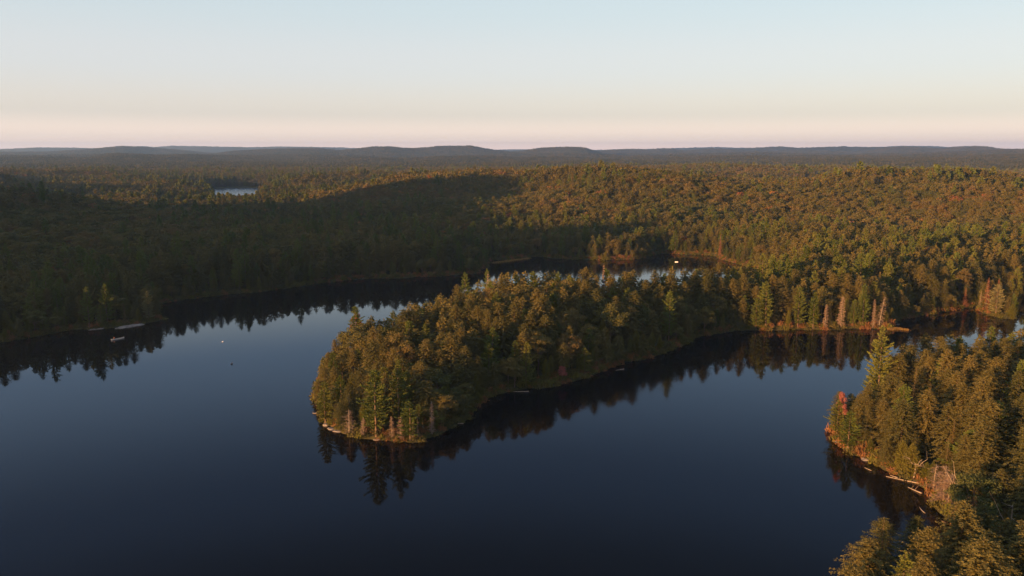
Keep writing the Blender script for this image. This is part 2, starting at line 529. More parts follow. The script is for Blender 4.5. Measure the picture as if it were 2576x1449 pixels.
# ------------------------------------------------------------------ tree geometry
def blades(P, D, Wd, L, w):
    n = len(P)
    L = np.asarray(L)[:, None]; w = np.asarray(w)[:, None]
    V = np.empty((n, 4, 3))
    V[:, 0] = P
    V[:, 1] = P + D * L * .45 + Wd * w * .5
    V[:, 2] = P + D * L
    V[:, 3] = P + D * L * .45 - Wd * w * .5
    F = np.arange(n * 4).reshape(n, 4)
    return V.reshape(-1, 3), F


def tube(pts, rad, k=6):
    pts = np.asarray(pts, float); rad = np.asarray(rad, float)
    n = len(pts)
    d = np.gradient(pts, axis=0); d = unit(d)
    ref = np.where(np.abs(d[:, 2:3]) > .9, np.array([[1., 0, 0]]), np.array([[0, 0, 1.]]))
    u = unit(np.cross(d, ref)); v = np.cross(d, u)
    a = np.arange(k) * 2 * pi / k
    V = pts[:, None, :] + rad[:, None, None] * (np.cos(a)[None, :, None] * u[:, None, :] + np.sin(a)[None, :, None] * v[:, None, :])
    V = V.reshape(-1, 3)
    F = []
    for i in range(n - 1):
        for j in range(k):
            F.append((i * k + j, i * k + (j + 1) % k, (i + 1) * k + (j + 1) % k, (i + 1) * k + j))
    return V, np.array(F)


class Geo:
    def __init__(s): s.V = []; s.F = []; s.T = []; s.MI = []; s.n = 0
    def add(s, V, F, tone=None, mi=0):
        s.V.append(V); s.F.append(F + s.n); s.n += len(V)
        s.T.append(np.full(len(V), .5) if tone is None else tone)
        s.MI.append(np.full(len(F), mi))
    def mesh(s, name, mats):
        return mesh_np(name, np.concatenate(s.V), np.concatenate(s.F), mats, np.concatenate(s.T), np.concatenate(s.MI))


def tone4(rs, n, lo=0, hi=1):
    return np.repeat(rs.uniform(lo, hi, n), 4)


def trunk_geo(ht, r0, rs, k=7, lean=0.0):
    n = 7
    t = np.linspace(0, 1, n)
    a = rs.uniform(0, 2 * pi)
    bend = rs.uniform(.0, .25)
    x = math.cos(a) * bend * np.sin(t * pi) + lean * t ** 1.5
    y = math.sin(a) * bend * np.sin(t * pi)
    pts = np.stack([x, y, t * ht - (t == 0) * .8], 1)
    rad = r0 * (1 - t) ** .8 + .02
    rad[0] *= 1.35
    return pts, rad


SPEC = dict(
    hemlock=dict(ht=16.5, R=4.2, cb=.12, sp=.60, nb=8, up=.20, droop=.48, bl=.62, bw=.22, ang=52, prof=lambda t: np.minimum(1, ((1 - t) * 1.75) ** .66) * (.80 + .20 * np.minimum(t * 5, 1)), jit=.34),
    pine=dict(ht=20., R=4.0, cb=.14, sp=.86, nb=6, up=.30, droop=.12, bl=.92, bw=.34, ang=42, prof=lambda t: np.minimum(1, ((1 - t) * 1.5) ** .8) * (.75 + .25 * np.minimum(t * 3, 1)), jit=.45),
    spruce=dict(ht=14., R=2.1, cb=.08, sp=.45, nb=6, up=.05, droop=.35, bl=.5, bw=.2, ang=50, prof=lambda t: (1 - t) ** .85, jit=.3),
    cedar=dict(ht=10.5, R=1.75, cb=.05, sp=.36, nb=7, up=.75, droop=.25, bl=.5, bw=.26, ang=45, prof=lambda t: np.minimum(1, ((1 - t) * 1.9) ** .7), jit=.25),
)


def conifer(kind, seed, q=1.0):
    """returns Geo of the crown and trunk points; q enlarges the sprigs and thins them"""
    rs = np.random.default_rng(seed)
    s = SPEC[kind]
    ht = s['ht'] * rs.uniform(.93, 1.07)
    lop = rs.uniform(0, 2 * pi); lopa = rs.uniform(0, .22) if kind != 'pine' else rs.uniform(.15, .4)
    G = Geo()
    z = s['cb'] * ht
    sp = s['sp'] * (q ** .55 if kind != 'pine' else q ** .3)
    nb = max(4, int(round(s['nb'] / q ** .45)))
    B = []
    while z < ht * .985:
        t = (z / ht - s['cb']) / (1 - s['cb'])
        r = s['R'] * float(s['prof'](np.array(t)))
        a0 = rs.uniform(0, 2 * pi)
        wj = rs.uniform(1 - s['jit'], 1 + s['jit'] * .4)
        for b in range(nb):
            a = a0 + b * 2 * pi / nb + rs.uniform(-.3, .3)
            L = r * wj * rs.uniform(1 - s['jit'], 1.12) * (1 + lopa * math.cos(a - lop))
            if kind == 'pine' and rs.random() < .12: L *= .4
            if L < .12: continue
            B.append((z + rs.uniform(-.3, .3) * sp, a, L, t))
        z += sp * (rs.uniform(.75, 1.25)) * (1.0 if t < .8 else .7)
    P = []; D = []; Wd = []; LL = []; ww = []; tn = []
    for (z0, a, L, t) in B:
        er = np.array([math.cos(a), math.sin(a), 0]); et = np.array([-math.sin(a), math.cos(a), 0]); ez = np.array([0, 0, 1.])
        n = max(2, int(L / (.21 * q ** 1.15)))
        if kind == 'pine': n = max(2, int(L / (.26 * q)))
        u = (np.arange(n) + rs.uniform(.1, .9, n)) / n
        if kind == 'pine': u = .22 + .78 * u
        up = s['up'] + (.35 * t if kind != 'cedar' else 0) + rs.uniform(-.08, .08)
        dr = s['droop'] * rs.uniform(.6, 1.3)
        base = er[None] * (L * u)[:, None] + ez[None] * (z0 + L * (up * u - dr * u * u) + .12 * L * u ** 4)[:, None]
        slope = up - 2 * dr * u
        along = unit(er[None] + ez[None] * slope[:, None])
        tb = rs.uniform(.0, .5)
        for sgn in ((-1, 1) if kind != 'pine' else (-1, 1, 0, 2)):
            ang = np.radians(s['ang'] + rs.uniform(-18, 18, n))
            jit = rs.normal(0, .16, (n, 3))
            if kind == 'pine':
                if sgn == 0: d = unit(along * .7 + ez * .55 + jit)
                elif sgn == 2: d = unit(along * .9 - ez * .1 + jit * 1.5)
                else: d = unit(along * np.cos(ang)[:, None] + et * (sgn * np.sin(ang))[:, None] + ez * .38 + jit * 1.3)
            else:
                d = unit(along * np.cos(ang)[:, None] + et * (sgn * np.sin(ang))[:, None] + jit)
            wv = unit(np.cross(d, ez[None] * .6 + er[None] * .55 + rs.normal(0, .42, (n, 3))))
            if kind == 'cedar': wv = unit(np.cross(d, er[None] + rs.normal(0, .5, (n, 3))))
            P.append(base + rs.normal(0, .05, (n, 3))); D.append(d); Wd.append(wv)
            LL.append(s['bl'] * q ** .9 * rs.uniform(.7, 1.25, n) * (1.05 - .35 * u) * min(1, .45 + L / 2.2))
            ww.append(s['bw'] * q ** .95 * rs.uniform(.7, 1.3, n))
            tn.append(tb + rs.uniform(0, .5, n))
        # tip
    V, F = blades(np.concatenate(P), np.concatenate(D), np.concatenate(Wd), np.concatenate(LL), np.concatenate(ww))
    G.add(V, F, np.repeat(np.concatenate(tn), 4))
    # leader
    n = 7
    a = rs.uniform(0, 2 * pi, n)
    d = unit(np.stack([np.cos(a) * .25, np.sin(a) * .25, np.ones(n)], 1))
    V, F = blades(np.tile([[0, 0, ht * .965]], (n, 1)), d, unit(np.cross(d, rs.normal(0, 1, (n, 3)))), np.full(n, .75 * min(q, 1.5)), np.full(n, .16 * q))
    G.add(V, F, tone4(rs, n))
    return G, ht, rs


def broadleaf(seed, q=1.0, ht=14.0, R=3.85):
    rs = np.random.default_rng(seed)
    ht *= rs.uniform(.92, 1.08)
    G = Geo()
    nc = max(10, int(46 / q ** .6))
    cz = ht * .62; hz = ht * .38
    ph = rs.uniform(0, 2 * pi, nc); ct = 1 - 1.45 * rs.random(nc) ** 1.0
    st = np.sqrt(np.maximum(0, 1 - ct ** 2))
    rad = rs.uniform(.62, 1.0, nc)
    sq = 1 + .25 * np.sin(ph * 2 + seed) + .12 * np.sin(ph * 3 + seed * 2)
    C = np.stack([R * rad * st * np.cos(ph) * sq, R * rad * st * np.sin(ph) * sq, cz + hz * rad * ct], 1)
    P = []; D = []; Wd = []; LL = []; ww = []; tn = []
    for c in C:
        n = max(8, int(85 / q ** 1.6))
        cr = rs.uniform(.95, 1.55)
        v = unit(rs.normal(0, 1, (n, 3)))
        v[:, 2] = np.where(v[:, 2] < -.3, -v[:, 2], v[:, 2])
        p = c + v * cr * rs.uniform(.7, 1.05, n)[:, None] * np.array([1.15, 1.15, .7])
        nrm_ = unit(v * .8 + rs.normal(0, .5, (n, 3)) + np.array([0, 0, .3]))
        d = unit(np.cross(nrm_, rs.normal(0, 1, (n, 3))))
        w = np.cross(nrm_, d)
        P.append(p); D.append(d); Wd.append(w)
        LL.append(.42 * q ** .9 * rs.uniform(.7, 1.3, n)); ww.append(.34 * q ** .9 * rs.uniform(.7, 1.3, n))
        tn.append(rs.uniform(0, .45) + rs.uniform(0, .55, n))
    V, F = blades(np.concatenate(P), np.concatenate(D), np.concatenate(Wd), np.concatenate(LL), np.concatenate(ww))
    G.add(V, F, np.repeat(np.concatenate(tn), 4))
    return G, ht, rs, C


def make_crown_trunk(kind, seed, q=1.0, crown_mat=None, k=7):
    if kind == 'maple':
        G, ht, rs, C = broadleaf(seed, q)
        T = Geo()
        pts, rad = trunk_geo(ht * .8, .19, rs, k)
        V, F = tube(pts, rad, k); T.add(V, F)
        if q < 1.5:
            for c in C[:12]:
                z0 = rs.uniform(.35, .7) * ht * .8
                a = np.array([0, 0, z0])
                V, F = tube([a, a * .5 + c * .5 + np.array([0, 0, -.3]), c], [.09, .06, .02], 4); T.add(V, F)
    else:
        G, ht, rs = conifer(kind, seed, q)
        T = Geo()
        pts, rad = trunk_geo(ht * .985, dict(hemlock=.2, pine=.25, spruce=.14, cedar=.13)[kind], rs, k)
        V, F = tube(pts, rad, k); T.add(V, F)
        if q < 1.5:                            # bare lower limbs
            for i in range(9 if kind != 'cedar' else 3):
                a = rs.uniform(0, 2 * pi); z0 = ht * rs.uniform(.08, SPEC[kind]['cb'] + .12)
                L = rs.uniform(.5, 1.3) * SPEC[kind]['R'] * .5
                V, F = tube([(0, 0, z0), (math.cos(a) * L, math.sin(a) * L, z0 + rs.uniform(-.1, .3) * L)], [.035, .01], 3); T.add(V, F)
    return G, T, ht


def dead_tree(seed, ht=12., dense=1.0, spread=1.7):
    """bare conifer: trunk + twiggy limbs"""
    rs = np.random.default_rng(seed)
    T = Geo(); G = Geo()
    pts, rad = trunk_geo(ht, .14, rs, 6)
    V, F = tube(pts, rad, 6); T.add(V, F)
    z = ht * .12
    P = []; D = []; LL = []; ww = []
    while z < ht * .97:
        t = z / ht
        for b in range(int(4 * dense) + 1):
            a = rs.uniform(0, 2 * pi); L = spread * (1 - t) ** .7 * rs.uniform(.4, 1.15) + .15
            if rs.random() < .15: L *= 1.5
            e = np.array([math.cos(a), math.sin(a), 0])
            p0 = np.array([0, 0, z]); p1 = p0 + e * L * .55 + np.array([0, 0, L * rs.uniform(-.05, .15)]); p2 = p0 + e * L + np.array([0, 0, -L * rs.uniform(-.1, .35)])
            V, F = tube([p0, p1, p2], [.04, .025, .008], 3); T.add(V, F)
            n = max(3, int(L * 9 * dense))
            u = rs.uniform(.25, 1, n)
            q = p0 + (p2 - p0) * u[:, None]
            d = unit(e[None] * rs.uniform(.2, 1, n)[:, None] + np.array([-e[1], e[0], 0])[None] * rs.choice([-1, 1], n)[:, None] * .8 + rs.normal(0, .35, (n, 3)))
            P.append(q); D.append(d); LL.append(rs.uniform(.25, .65, n)); ww.append(rs.uniform(.05, .10, n))
        z += rs.uniform(.3, .55) * ht / 12
    P = np.concatenate(P); D = np.concatenate(D)
    V, F = blades(P, D, unit(np.cross(D, rs.normal(0, 1, P.shape))), np.concatenate(LL), np.concatenate(ww))
    G.add(V, F, tone4(rs, len(P)))
    return G, T, ht


LIB = {}                                        # (kind, level) -> list of (crown mesh, trunk mesh, height) or joined meshes
NV = 6
CAT = dict(hemlock="hemlock tree", pine="pine tree", spruce="spruce tree", cedar="cedar tree", maple="broadleaf tree", dead="dead tree")
NAME = dict(hemlock="hemlock_tree", pine="pine_tree", spruce="spruce_tree", cedar="cedar_tree", maple="broadleaf_tree", dead="dead_tree")
for kind in ('hemlock', 'pine', 'spruce', 'cedar', 'maple'):
    LIB[kind, 0] = []
    for v in range(NV):
        G, T, ht = make_crown_trunk(kind, 100 + v * 7 + len(kind), 0.66 if kind != 'maple' else .75)
        LIB[kind, 0].append((G.mesh(kind + "_crown", [M[kind]]), T.mesh(kind + "_trunk", [M['bark']]), ht))
    for lev, q, nv in ((1, 1.9, 5), (2, 3.4, 4)):
        LIB[kind, lev] = []
        for v in range(nv):
            G, T, ht = make_crown_trunk(kind, 300 + v * 11 + lev, q, k=4)
            for V, F, tt in zip(T.V, T.F, T.T):
                pass
            off = G.n
            for V, F in zip(T.V, T.F): G.V.append(V); G.F.append(F + off); G.T.append(np.full(len(V), .5)); G.MI.append(np.full(len(F), 1))
            G.n += T.n
            LIB[kind, lev].append((G.mesh(kind + "_far", [M[kind], M['bark']]), ht))
LIB['dead', 0] = []
for v in range(5):
    G, T, ht = dead_tree(900 + v, 12, 1.6 if v < 3 else .8, 1.7)
    LIB['dead', 0].append((G.mesh("bare_twigs", [M['twig']]), T.mesh("bare_trunk", [M['grey_wood']]), ht))

LIBCOLL = {}


def gn_scatter(name, kind, mesh_list, P, rot, scl, idx, label):
    """one object whose points carry copies of the kind's far trees"""
    coll = bpy.data.collections.new(kind + "_forms")
    for i, me in enumerate(mesh_list):
        ob = bpy.data.objects.new("%s_form_%02d" % (kind, i), me)
        coll.objects.link(ob)
    me = bpy.data.meshes.new(name)
    me.vertices.add(len(P))
    me.vertices.foreach_set("co", np.asarray(P, np.float32).ravel())
    a = me.attributes.new("turn", 'FLOAT_VECTOR', 'POINT'); a.data.foreach_set("vector", np.asarray(rot, np.float32).ravel())
    a = me.attributes.new("size", 'FLOAT_VECTOR', 'POINT'); a.data.foreach_set("vector", np.asarray(scl, np.float32).ravel())
    a = me.attributes.new("form", 'INT', 'POINT'); a.data.foreach_set("value", np.asarray(idx, np.int32))
    o = link(name, me)
    ng = bpy.data.node_groups.new(name, 'GeometryNodeTree')
    ng.interface.new_socket("Geometry", in_out='INPUT', socket_type='NodeSocketGeometry')
    ng.interface.new_socket("Geometry", in_out='OUTPUT', socket_type='NodeSocketGeometry')
    N, L = ng.nodes, ng.links
    gi = N.new("NodeGroupInput"); go = N.new("NodeGroupOutput")
    ci = N.new("GeometryNodeCollectionInfo"); ci.inputs['Collection'].default_value = coll
    ci.inputs['Separate Children'].default_value = True; ci.inputs['Reset Children'].default_value = True
    ip = N.new("GeometryNodeInstanceOnPoints"); ip.inputs['Pick Instance'].default_value = True
    m2p = N.new("GeometryNodeMeshToPoints")

    def na(nm, ty):
        n = N.new("GeometryNodeInputNamedAttribute"); n.data_type = ty; n.inputs['Name'].default_value = nm
        return n.outputs['Attribute']
    L.new(gi.outputs[0], m2p.inputs[0]); L.new(m2p.outputs[0], ip.inputs['Points'])
    L.new(ci.outputs[0], ip.inputs['Instance'])
    L.new(na("form", 'INT'), ip.inputs['Instance Index'])
    L.new(na("turn", 'FLOAT_VECTOR'), ip.inputs['Rotation'])
    L.new(na("size", 'FLOAT_VECTOR'), ip.inputs['Scale'])
    L.new(ip.outputs[0], go.inputs[0])
    md = o.modifiers.new("scatter", 'NODES'); md.node_group = ng
    tag(o, label, kind="stuff")
    return o


# ------------------------------------------------------------------ where the trees stand
def solve_top(px, py, ht):
    """plan position of a tree of height ht whose top is seen at measured (px, py)"""
    d = ray(px * SCALE, py * SCALE)
    t = np.linspace(60, 1600, 6200)
    x, y, z = d[0] * t, d[1] * t, CAMZ + d[2] * t
    gz = height(x, y)
    k = np.nonzero((z - np.maximum(gz, 0) - ht <= 0) & (gz > .2))[0]
    i = k[0] if len(k) else len(t) - 1
    return x[i], y[i], gz[i]


# kind, top column, top row (2576 scale), height, width factor, lean (deg), label
HEROES = [
    ('pine', 2222, 818, 23, 1.05, 0, "tallest pine of the near wood, standing alone at its back corner over the inlet"),
    ('pine', 1169, 682, 22, .95, 0, "golden lone pine standing clear above the peninsula canopy by the channel mouth"),
    ('pine', 893, 768, 18, 1.0, 0, "dark topped pine on the peninsula's lake side, beside a small red crown"),
    ('spruce', 932, 768, 15, 1.0, 0, "slim dark spire beside the dark topped pine on the peninsula"),
    ('pine', 1686, 730, 19, .85, 0, "bright yellow-green pine in the middle of the peninsula's shaded flank"),
    ('pine', 1225, 673, 22, .7, 0, "thin topped pine against the bright strip of the back lagoon"),
    ('pine', 1324, 876, 14, .8, 0, "tall narrow pine with reddish top over the peninsula's shaded bank"),
    ('pine', 1932, 722, 20, 1.1, 3, "broad tiered pine on the sunlit shore between peninsula and inlet, first of the row"),
    ('pine', 2012, 738, 17, 1.0, 0, "green pine second in the row on the sunlit shore, fuller at its base"),
    ('pine', 2050, 752, 15, .9, 0, "olive pine between the green pine and the first bare spruce on the sunlit shore"),
    ('pine', 2176, 742, 18, .85, -6, "leaning yellow-green pine with reddish lower boughs near the reed spit"),
    ('pine', 942, 928, 17, 1.25, 0, "big bushy yellow-green pine in the middle of the peninsula's tip"),
    ('pine', 1000, 905, 17, 1.0, 0, "tall pine just behind the bushy pine of the peninsula's tip"),
    ('pine', 815, 960, 11, 1.1, 0, "low green pine at the outermost lake corner of the peninsula"),
    ('pine', 1030, 1015, 10, 1.1, 0, "orange lit pine above the bare spruces at the peninsula's front"),
    ('palepine', 2512, 722, 14, 1.15, 0, "pale yellow pine on the tiny island, the tallest there"),
    ('cedar', 2476, 765, 5.5, 1.6, 0, "low golden bushy tree on the tiny island's outer end"),
    ('cedar', 2548, 765, 6, 1.2, 0, "small golden tree at the inner end of the tiny island"),
    ('palepine', 372, 755, 13, .9, 0, "pale grey pine alone on the rock ledge of the shaded shore"),
    ('pine', 217, 732, 17, 1.0, 0, "grey-green tiered pine behind the rock ledge on the shaded shore"),
    ('pine', 262, 712, 17, .9, 0, "second tiered pine inland of the rock ledge on the shaded shore"),
    ('pine', 2112, 1005, 9.5, 1.0, 0, "yellow-green pine on the outermost point of the near shore, red crown behind"),
    ('pine', 2140, 1040, 10, 1.1, 0, "bushy green pine next to the outermost pine of the near shore"),
    ('pine', 1415, 648, 17, .9, 0, "sunlit pine at the edge of the back lagoon in front of dark trees"),
    ('pine', 1475, 560, 20, 1.0, 0, "tiered pine with lit crown above the back lagoon's dark bank"),
    ('pine', 1700, 585, 17, .9, 0, "yellow-green pine on the lit far bank of the back lagoon"),
    ('cedar', 2295, 1135, 8, 1.15, 0, "columnar yellow-green cedar on the near shore, first of two"),
    ('cedar', 2272, 1125, 8, 1.0, 0, "columnar yellow-green cedar on the near shore, second of two"),
    ('hemlock', 2330, 835, 17, .95, 0, "dense golden hemlock with pointed crown beside the near wood's tallest pine"),
    ('hemlock', 2275, 1000, 15, 1.0, 0, "golden hemlock overlooking the near wood's lake edge"),
    ('hemlock', 2340, 895, 16, 1.0, 0, "full golden hemlock in the near wood below the inlet"),
    ('hemlock', 2410, 930, 17, 1.15, 0, "wide amber hemlock beside the dark gap of the near wood"),
    ('hemlock', 2480, 870, 16, 1.0, 0, "amber hemlock at the back edge of the near wood by the bright inlet water"),
    ('hemlock', 2425, 960, 15, 1.1, 0, "rounded amber hemlock above the dark hollow of the near wood"),
    ('hemlock', 2225, 1300, 14, 1.05, 0, "feathery amber hemlock leaning over the cove mouth"),
    ('spruce', 2225, 1298, 16, 1.1, 0, "pointed amber spruce in the lower wood beside the cove mouth"),
    ('hemlock', 2145, 1415, 15, 1.1, 0, "outermost hemlock of the lower wood, nearest the open lake"),
    ('hemlock', 2190, 1350, 15, 1.25, 0, "broad green hemlock on the lower wood's lake edge"),
    ('hemlock', 2310, 1295, 14, 1.05, 0, "orange topped hemlock standing over the dark cove"),
    ('maple', 2450, 1255, 13, 1.15, 0, "rounded green broadleaf tree in the lower wood beside a bare pinkish tree"),
    ('hemlock', 2450, 1360, 15, 1.1, 0, "amber hemlock in the lower wood in front of the bare branched snag"),
    ('hemlock', 2540, 1300, 14, .9, 0, "slim amber hemlock below the silvery forked snag"),
    ('hemlock', 2330, 1400, 15, 1.2, 0, "big green-gold hemlock at the lower edge of the picture"),
    ('red', 895, 790, 14, .4, 0, "small red crown poking out beside the dark topped peninsula pine"),
    ('red', 2121, 990, 10.5, .3, 0, "small pink-red crown behind the outermost pine of the near shore"),
    ('red', 1415, 943, 5, .5, 0, "little red shrub-like tree on the peninsula's shaded bank"),
    ('rustspruce', 2488, 698, 15, 1.1, 0, "rusty red spruce behind the tiny island, brightest of the red ones"),
    ('rustspruce', 2514, 700, 14, 1.0, 0, "dull red spruce right beside the rusty red spruce behind the island"),
    ('rustspruce', 2430, 730, 9, 1.0, 0, "short reddish spruce on the inlet bank before the island"),
    ('rustspruce', 1813, 590, 15, .8, 0, "orange-red slender tree at the lit end of the back lagoon"),
    ('dead', 2120, 760, 13, 1.0, 0, "pinkish bare spruce on the sunlit shore, between two green pines"),
    ('dead', 2215, 768, 13, 1.0, 8, "bare leaning snag next to the reed spit"),
    ('dead', 2200, 770, 12, .6, 0, "thin upright snag behind the leaning snag near the reed spit"),
    ('dead', 2080, 765, 10, .8, 0, "short bare spruce near the row of pines on the sunlit shore"),
    ('dead', 2420, 1302, 11, 1.5, 0, "pale bare branched snag in the lower wood"),
    ('dead', 2512, 1185, 9, 1.7, 0, "pinkish bare twiggy tree in a shadowed gap of the near wood"),
    ('dead', 1228, 682, 21, .8, 0, "reddish bare snag beside the golden lone pine of the peninsula"),
    ('dead', 1519, 660, 21.5, .45, 0, "bare spike rising from the peninsula canopy against the back lagoon"),
    ('dead', 1086, 1020, 9, .6, 0, "ghost-grey bare spruce on the shaded bank past the peninsula's tip"),
    ('dead', 1008, 1060, 6, .9, 0, "pink bare spruce at the peninsula front, broadest of its row"),
    ('dead', 985, 1062, 6, .7, 0, "slim pink bare spruce beside the broadest one at the peninsula front"),
    ('dead', 1038, 1070, 5, .8, 0, "short pink bare spruce at the end of the row on the peninsula front"),
    ('dead', 877, 1040, 6.5, 1.5, 0, "bushy pinkish bare tree above the peninsula's front waterline"),
    ('dead', 914, 1055, 5, .8, 0, "small reddish bare spruce beside the bushy pinkish one at the peninsula's tip"),
    ('dead', 1050, 1045, 6, .4, 0, "needle-thin bare spruce at the edge of sun and shade on the peninsula front"),
    ('dead', 2381, 1170, 8, 1.5, 0, "tall copper bare spruce at the head of the cove"),
    ('dead', 2355, 1185, 6.5, 1.5, 0, "copper bare spruce in the thicket beside the cove's long fallen log"),
    ('dead', 2395, 1190, 7, 1.5, 0, "copper bare spruce at the thicket's inland end beside the cove"),
    ('dead', 2467, 752, 9, .6, 0, "thin grey snag rising from the tiny island"),
]
SPEC_HT = dict(hemlock=17., pine=20., spruce=14., cedar=10.5, maple=14.5, dead=12.)
LIB['red', 0] = []
for v in range(2):
    G, T, ht = make_crown_trunk('maple', 500 + v, .9)
    LIB['red', 0].append((G.mesh("red_crown", [M['red']]), T.mesh("maple_trunk", [M['bark']]), ht))
LIB['rustspruce', 0] = []
for v in range(2):
    G, T, ht = make_crown_trunk('spruce', 520 + v, .9)
    LIB['rustspruce', 0].append((G.mesh("rust_crown", [M['rust']]), T.mesh("spruce_trunk", [M['bark']]), ht))
LIB['palepine', 0] = []
for v in range(2):
    G, T, ht = make_crown_trunk('pine', 540 + v, .7)
    LIB['palepine', 0].append((G.mesh("pale_crown", [M['pale']]), T.mesh("pine_trunk", [M['bark']]), ht))
CAT['palepine'] = CAT['pine']; NAME['palepine'] = NAME['pine']; SPEC_HT['palepine'] = 20.
SPEC_HT['red'] = 14.5; SPEC_HT['rustspruce'] = 14.
CAT['red'] = CAT['maple']; NAME['red'] = NAME['maple']; CAT['rustspruce'] = CAT['spruce']; NAME['rustspruce'] = NAME['spruce']
GROUPS = dict(palepine="pines of the woods round the lake", hemlock="hemlocks of the woods round the lake", pine="pines of the woods round the lake", spruce="spruces of the woods round the lake",
              cedar="cedars of the woods round the lake", maple="broadleaf trees of the woods round the lake", dead="bare dead trees of the lake shores",
              red="broadleaf trees of the woods round the lake", rustspruce="spruces of the woods round the lake")


def place_tree(kind, x, y, z, v, ht, wf, rz, lean=(0, 0), label=""):
    cm, tm, h0 = LIB[kind, 0][v % len(LIB[kind, 0])]
    root = bpy.data.objects.new(NAME[kind], None)
    COL.objects.link(root)
    root.empty_display_size = .5
    root.location = (x, y, z - .1)
    s = ht / h0
    root.rotation_euler = (lean[0], lean[1], rz)
    w = (s * .55 + .45) * wf if kind not in ('dead', 'red') else wf * (s * .4 + .6)
    root.scale = (w, w, s)
    tag(root, label, CAT[kind], GROUPS[kind])
    link("trunk", tm, root)
    link("crown", cm, root)
    return root


hero_rng = np.random.default_rng(77)
hero_xy = []
BACK_EDGE = {1519: 318, 1225: 314, 1228: 306}
for (kind, px, py, ht, wf, lean, lab) in HEROES:
    x, y, z = solve_top(px, py, ht)
    lim = BACK_EDGE.get(px)
    if lim and math.hypot(x, y) > lim:        # stands at the back edge of its wood; its height follows
        d = ray(px * SCALE, py * SCALE)
        t = lim / math.hypot(d[0], d[1])
        x, y = d[0] * t, d[1] * t
        z = float(height(np.array([x]), np.array([y]))[0])
        ht = CAMZ + d[2] * t - z
    hero_xy.append((x, y, ht))
    place_tree(kind, x, y, z, int(hero_rng.integers(0, 6)), ht, wf, hero_rng.uniform(0, 6.28), (0, R_(lean)), lab)
HX = np.array(hero_xy)


def jgrid(r0, r1, sp, az0, az1, seed):
    rs = np.random.default_rng(seed)
    xs = np.arange(-r1, r1, sp); ys = np.arange(-50, r1, sp)
    X, Y = np.meshgrid(xs, ys)
    X = X + (np.arange(len(ys)) % 2)[:, None] * sp / 2
    X = X + rs.uniform(-.36, .36, X.shape) * sp; Y = Y + rs.uniform(-.36, .36, Y.shape) * sp
    X, Y = X.ravel(), Y.ravel()
    r = np.hypot(X, Y); a = np.degrees(np.arctan2(X, Y))
    k = (r >= r0) & (r < r1) & (a > az0) & (a < az1)
    return X[k], Y[k]


parts_xy = [jgrid(70, 140, 4.9, -20, 75, 1), jgrid(140, 620, 4.75, -70, 42, 2), jgrid(620, 1250, 5.2, -50, 40, 3), jgrid(1250, 2500, 6.2, -41, 41, 4)]
ex, ey = jgrid(70, 620, 3.1, -58, 60, 6)
ed = shore_dist(ex, ey)
ek = (ed > .25) & (ed < 5.2)
parts_xy.append((ex[ek], ey[ek]))
X = np.concatenate([p[0] for p in parts_xy]); Y = np.concatenate([p[1] for p in parts_xy])
EDGE = np.concatenate([np.zeros(len(X) - int(ek.sum()), bool), np.ones(int(ek.sum()), bool)])
keep = np.ones(len(X), bool)
DS = shore_dist(X, Y)
Z = height(X, Y)
rr_ = np.hypot(X, Y)
keep &= (DS > 5.0) | EDGE
keep &= ~((X > 30) & (Y < 262) & (np.hypot(X, Y) < 330) & ~EDGE & (np.random.default_rng(5).random(len(X)) < .16))
for hx, hy, hh in HX:
    keep &= ~(np.hypot(X - hx, Y - hy) < 2.6)
    # nothing taller stands right between a noted tree and the viewer
    u = np.array([hx, hy]) / math.hypot(hx, hy)
    al = X * u[0] + Y * u[1]; ac = np.abs(X * u[1] - Y * u[0])
    dd = math.hypot(hx, hy) - al
    keep &= ~((dd > 0) & (dd < (9 if hh > 12 else 6)) & (ac < 2.4))
X, Y, Z, DS, rr_, EDGE = X[keep], Y[keep], Z[keep], DS[keep], rr_[keep], EDGE[keep]
n = len(X)
tr = np.random.default_rng(21)
KINDS = ['hemlock', 'pine', 'spruce', 'cedar', 'maple']
fn = fbm(X * 3.1 + 400, Y * 3.1, 1, 8); fn = fn / fn.std()
inland = sstep(25, 160, DS)
nearwood = ((X > 30) & (Y < 260) & (rr_ < 300))
w_h = np.where(nearwood, 1.5, 0.75 - .45 * inland)
w_p = .035 + .16 * (1 - inland)
w_s = .15 * (1 - .5 * inland) + .16 * sstep(.8, 1.5, fn)
w_c = .60 * np.exp(-DS / 7.0) + .04
w_m = .10 + 3.0 * inland * sstep(-.9, .4, fn) + .12 * np.exp(-DS / 6)
WT = np.stack([w_h, w_p, w_s, w_c, w_m], 1); WT = WT / WT.sum(1, keepdims=True)
KI = (tr.random(n)[:, None] > np.cumsum(WT, 1)).sum(1).clip(0, 4)
edge = .66 + .34 * sstep(1.0, 11, DS)
SZ = edge * tr.uniform(.86, 1.22, n)
SZ *= np.where(KI == 1, tr.uniform(.75, 1.12, n), 1)
SZ *= np.where((rr_ > 830) & (rr_ < 1110) & (np.abs(np.degrees(np.arctan2(X, Y)) + 19.2) < 5), .78, 1)
PEN_ = (X > -75) & (X < 95) & (Y > 170) & (Y < 345) & (DS < 60)
SZ *= np.where(PEN_, np.where(X < -36, .78, np.where(X < -15, .86, .97)), 1.0)
SZ *= np.where((Y > 430) & (Y < 680) & (X > -35) & (X < 160), .72 + .28 * sstep(12, 95, DS), 1.0)
SZ *= np.where(PEN_ & (KI == 1), .84, 1.0)
SZ *= np.where((rr_ > 330), .94, 1.0)
SZ *= np.where(PEN_ & (Y > 288), 1.10, 1.0)
SZ *= np.where(nearwood & (Y > 190), np.where(KI == 1, .74, .88), 1.0)
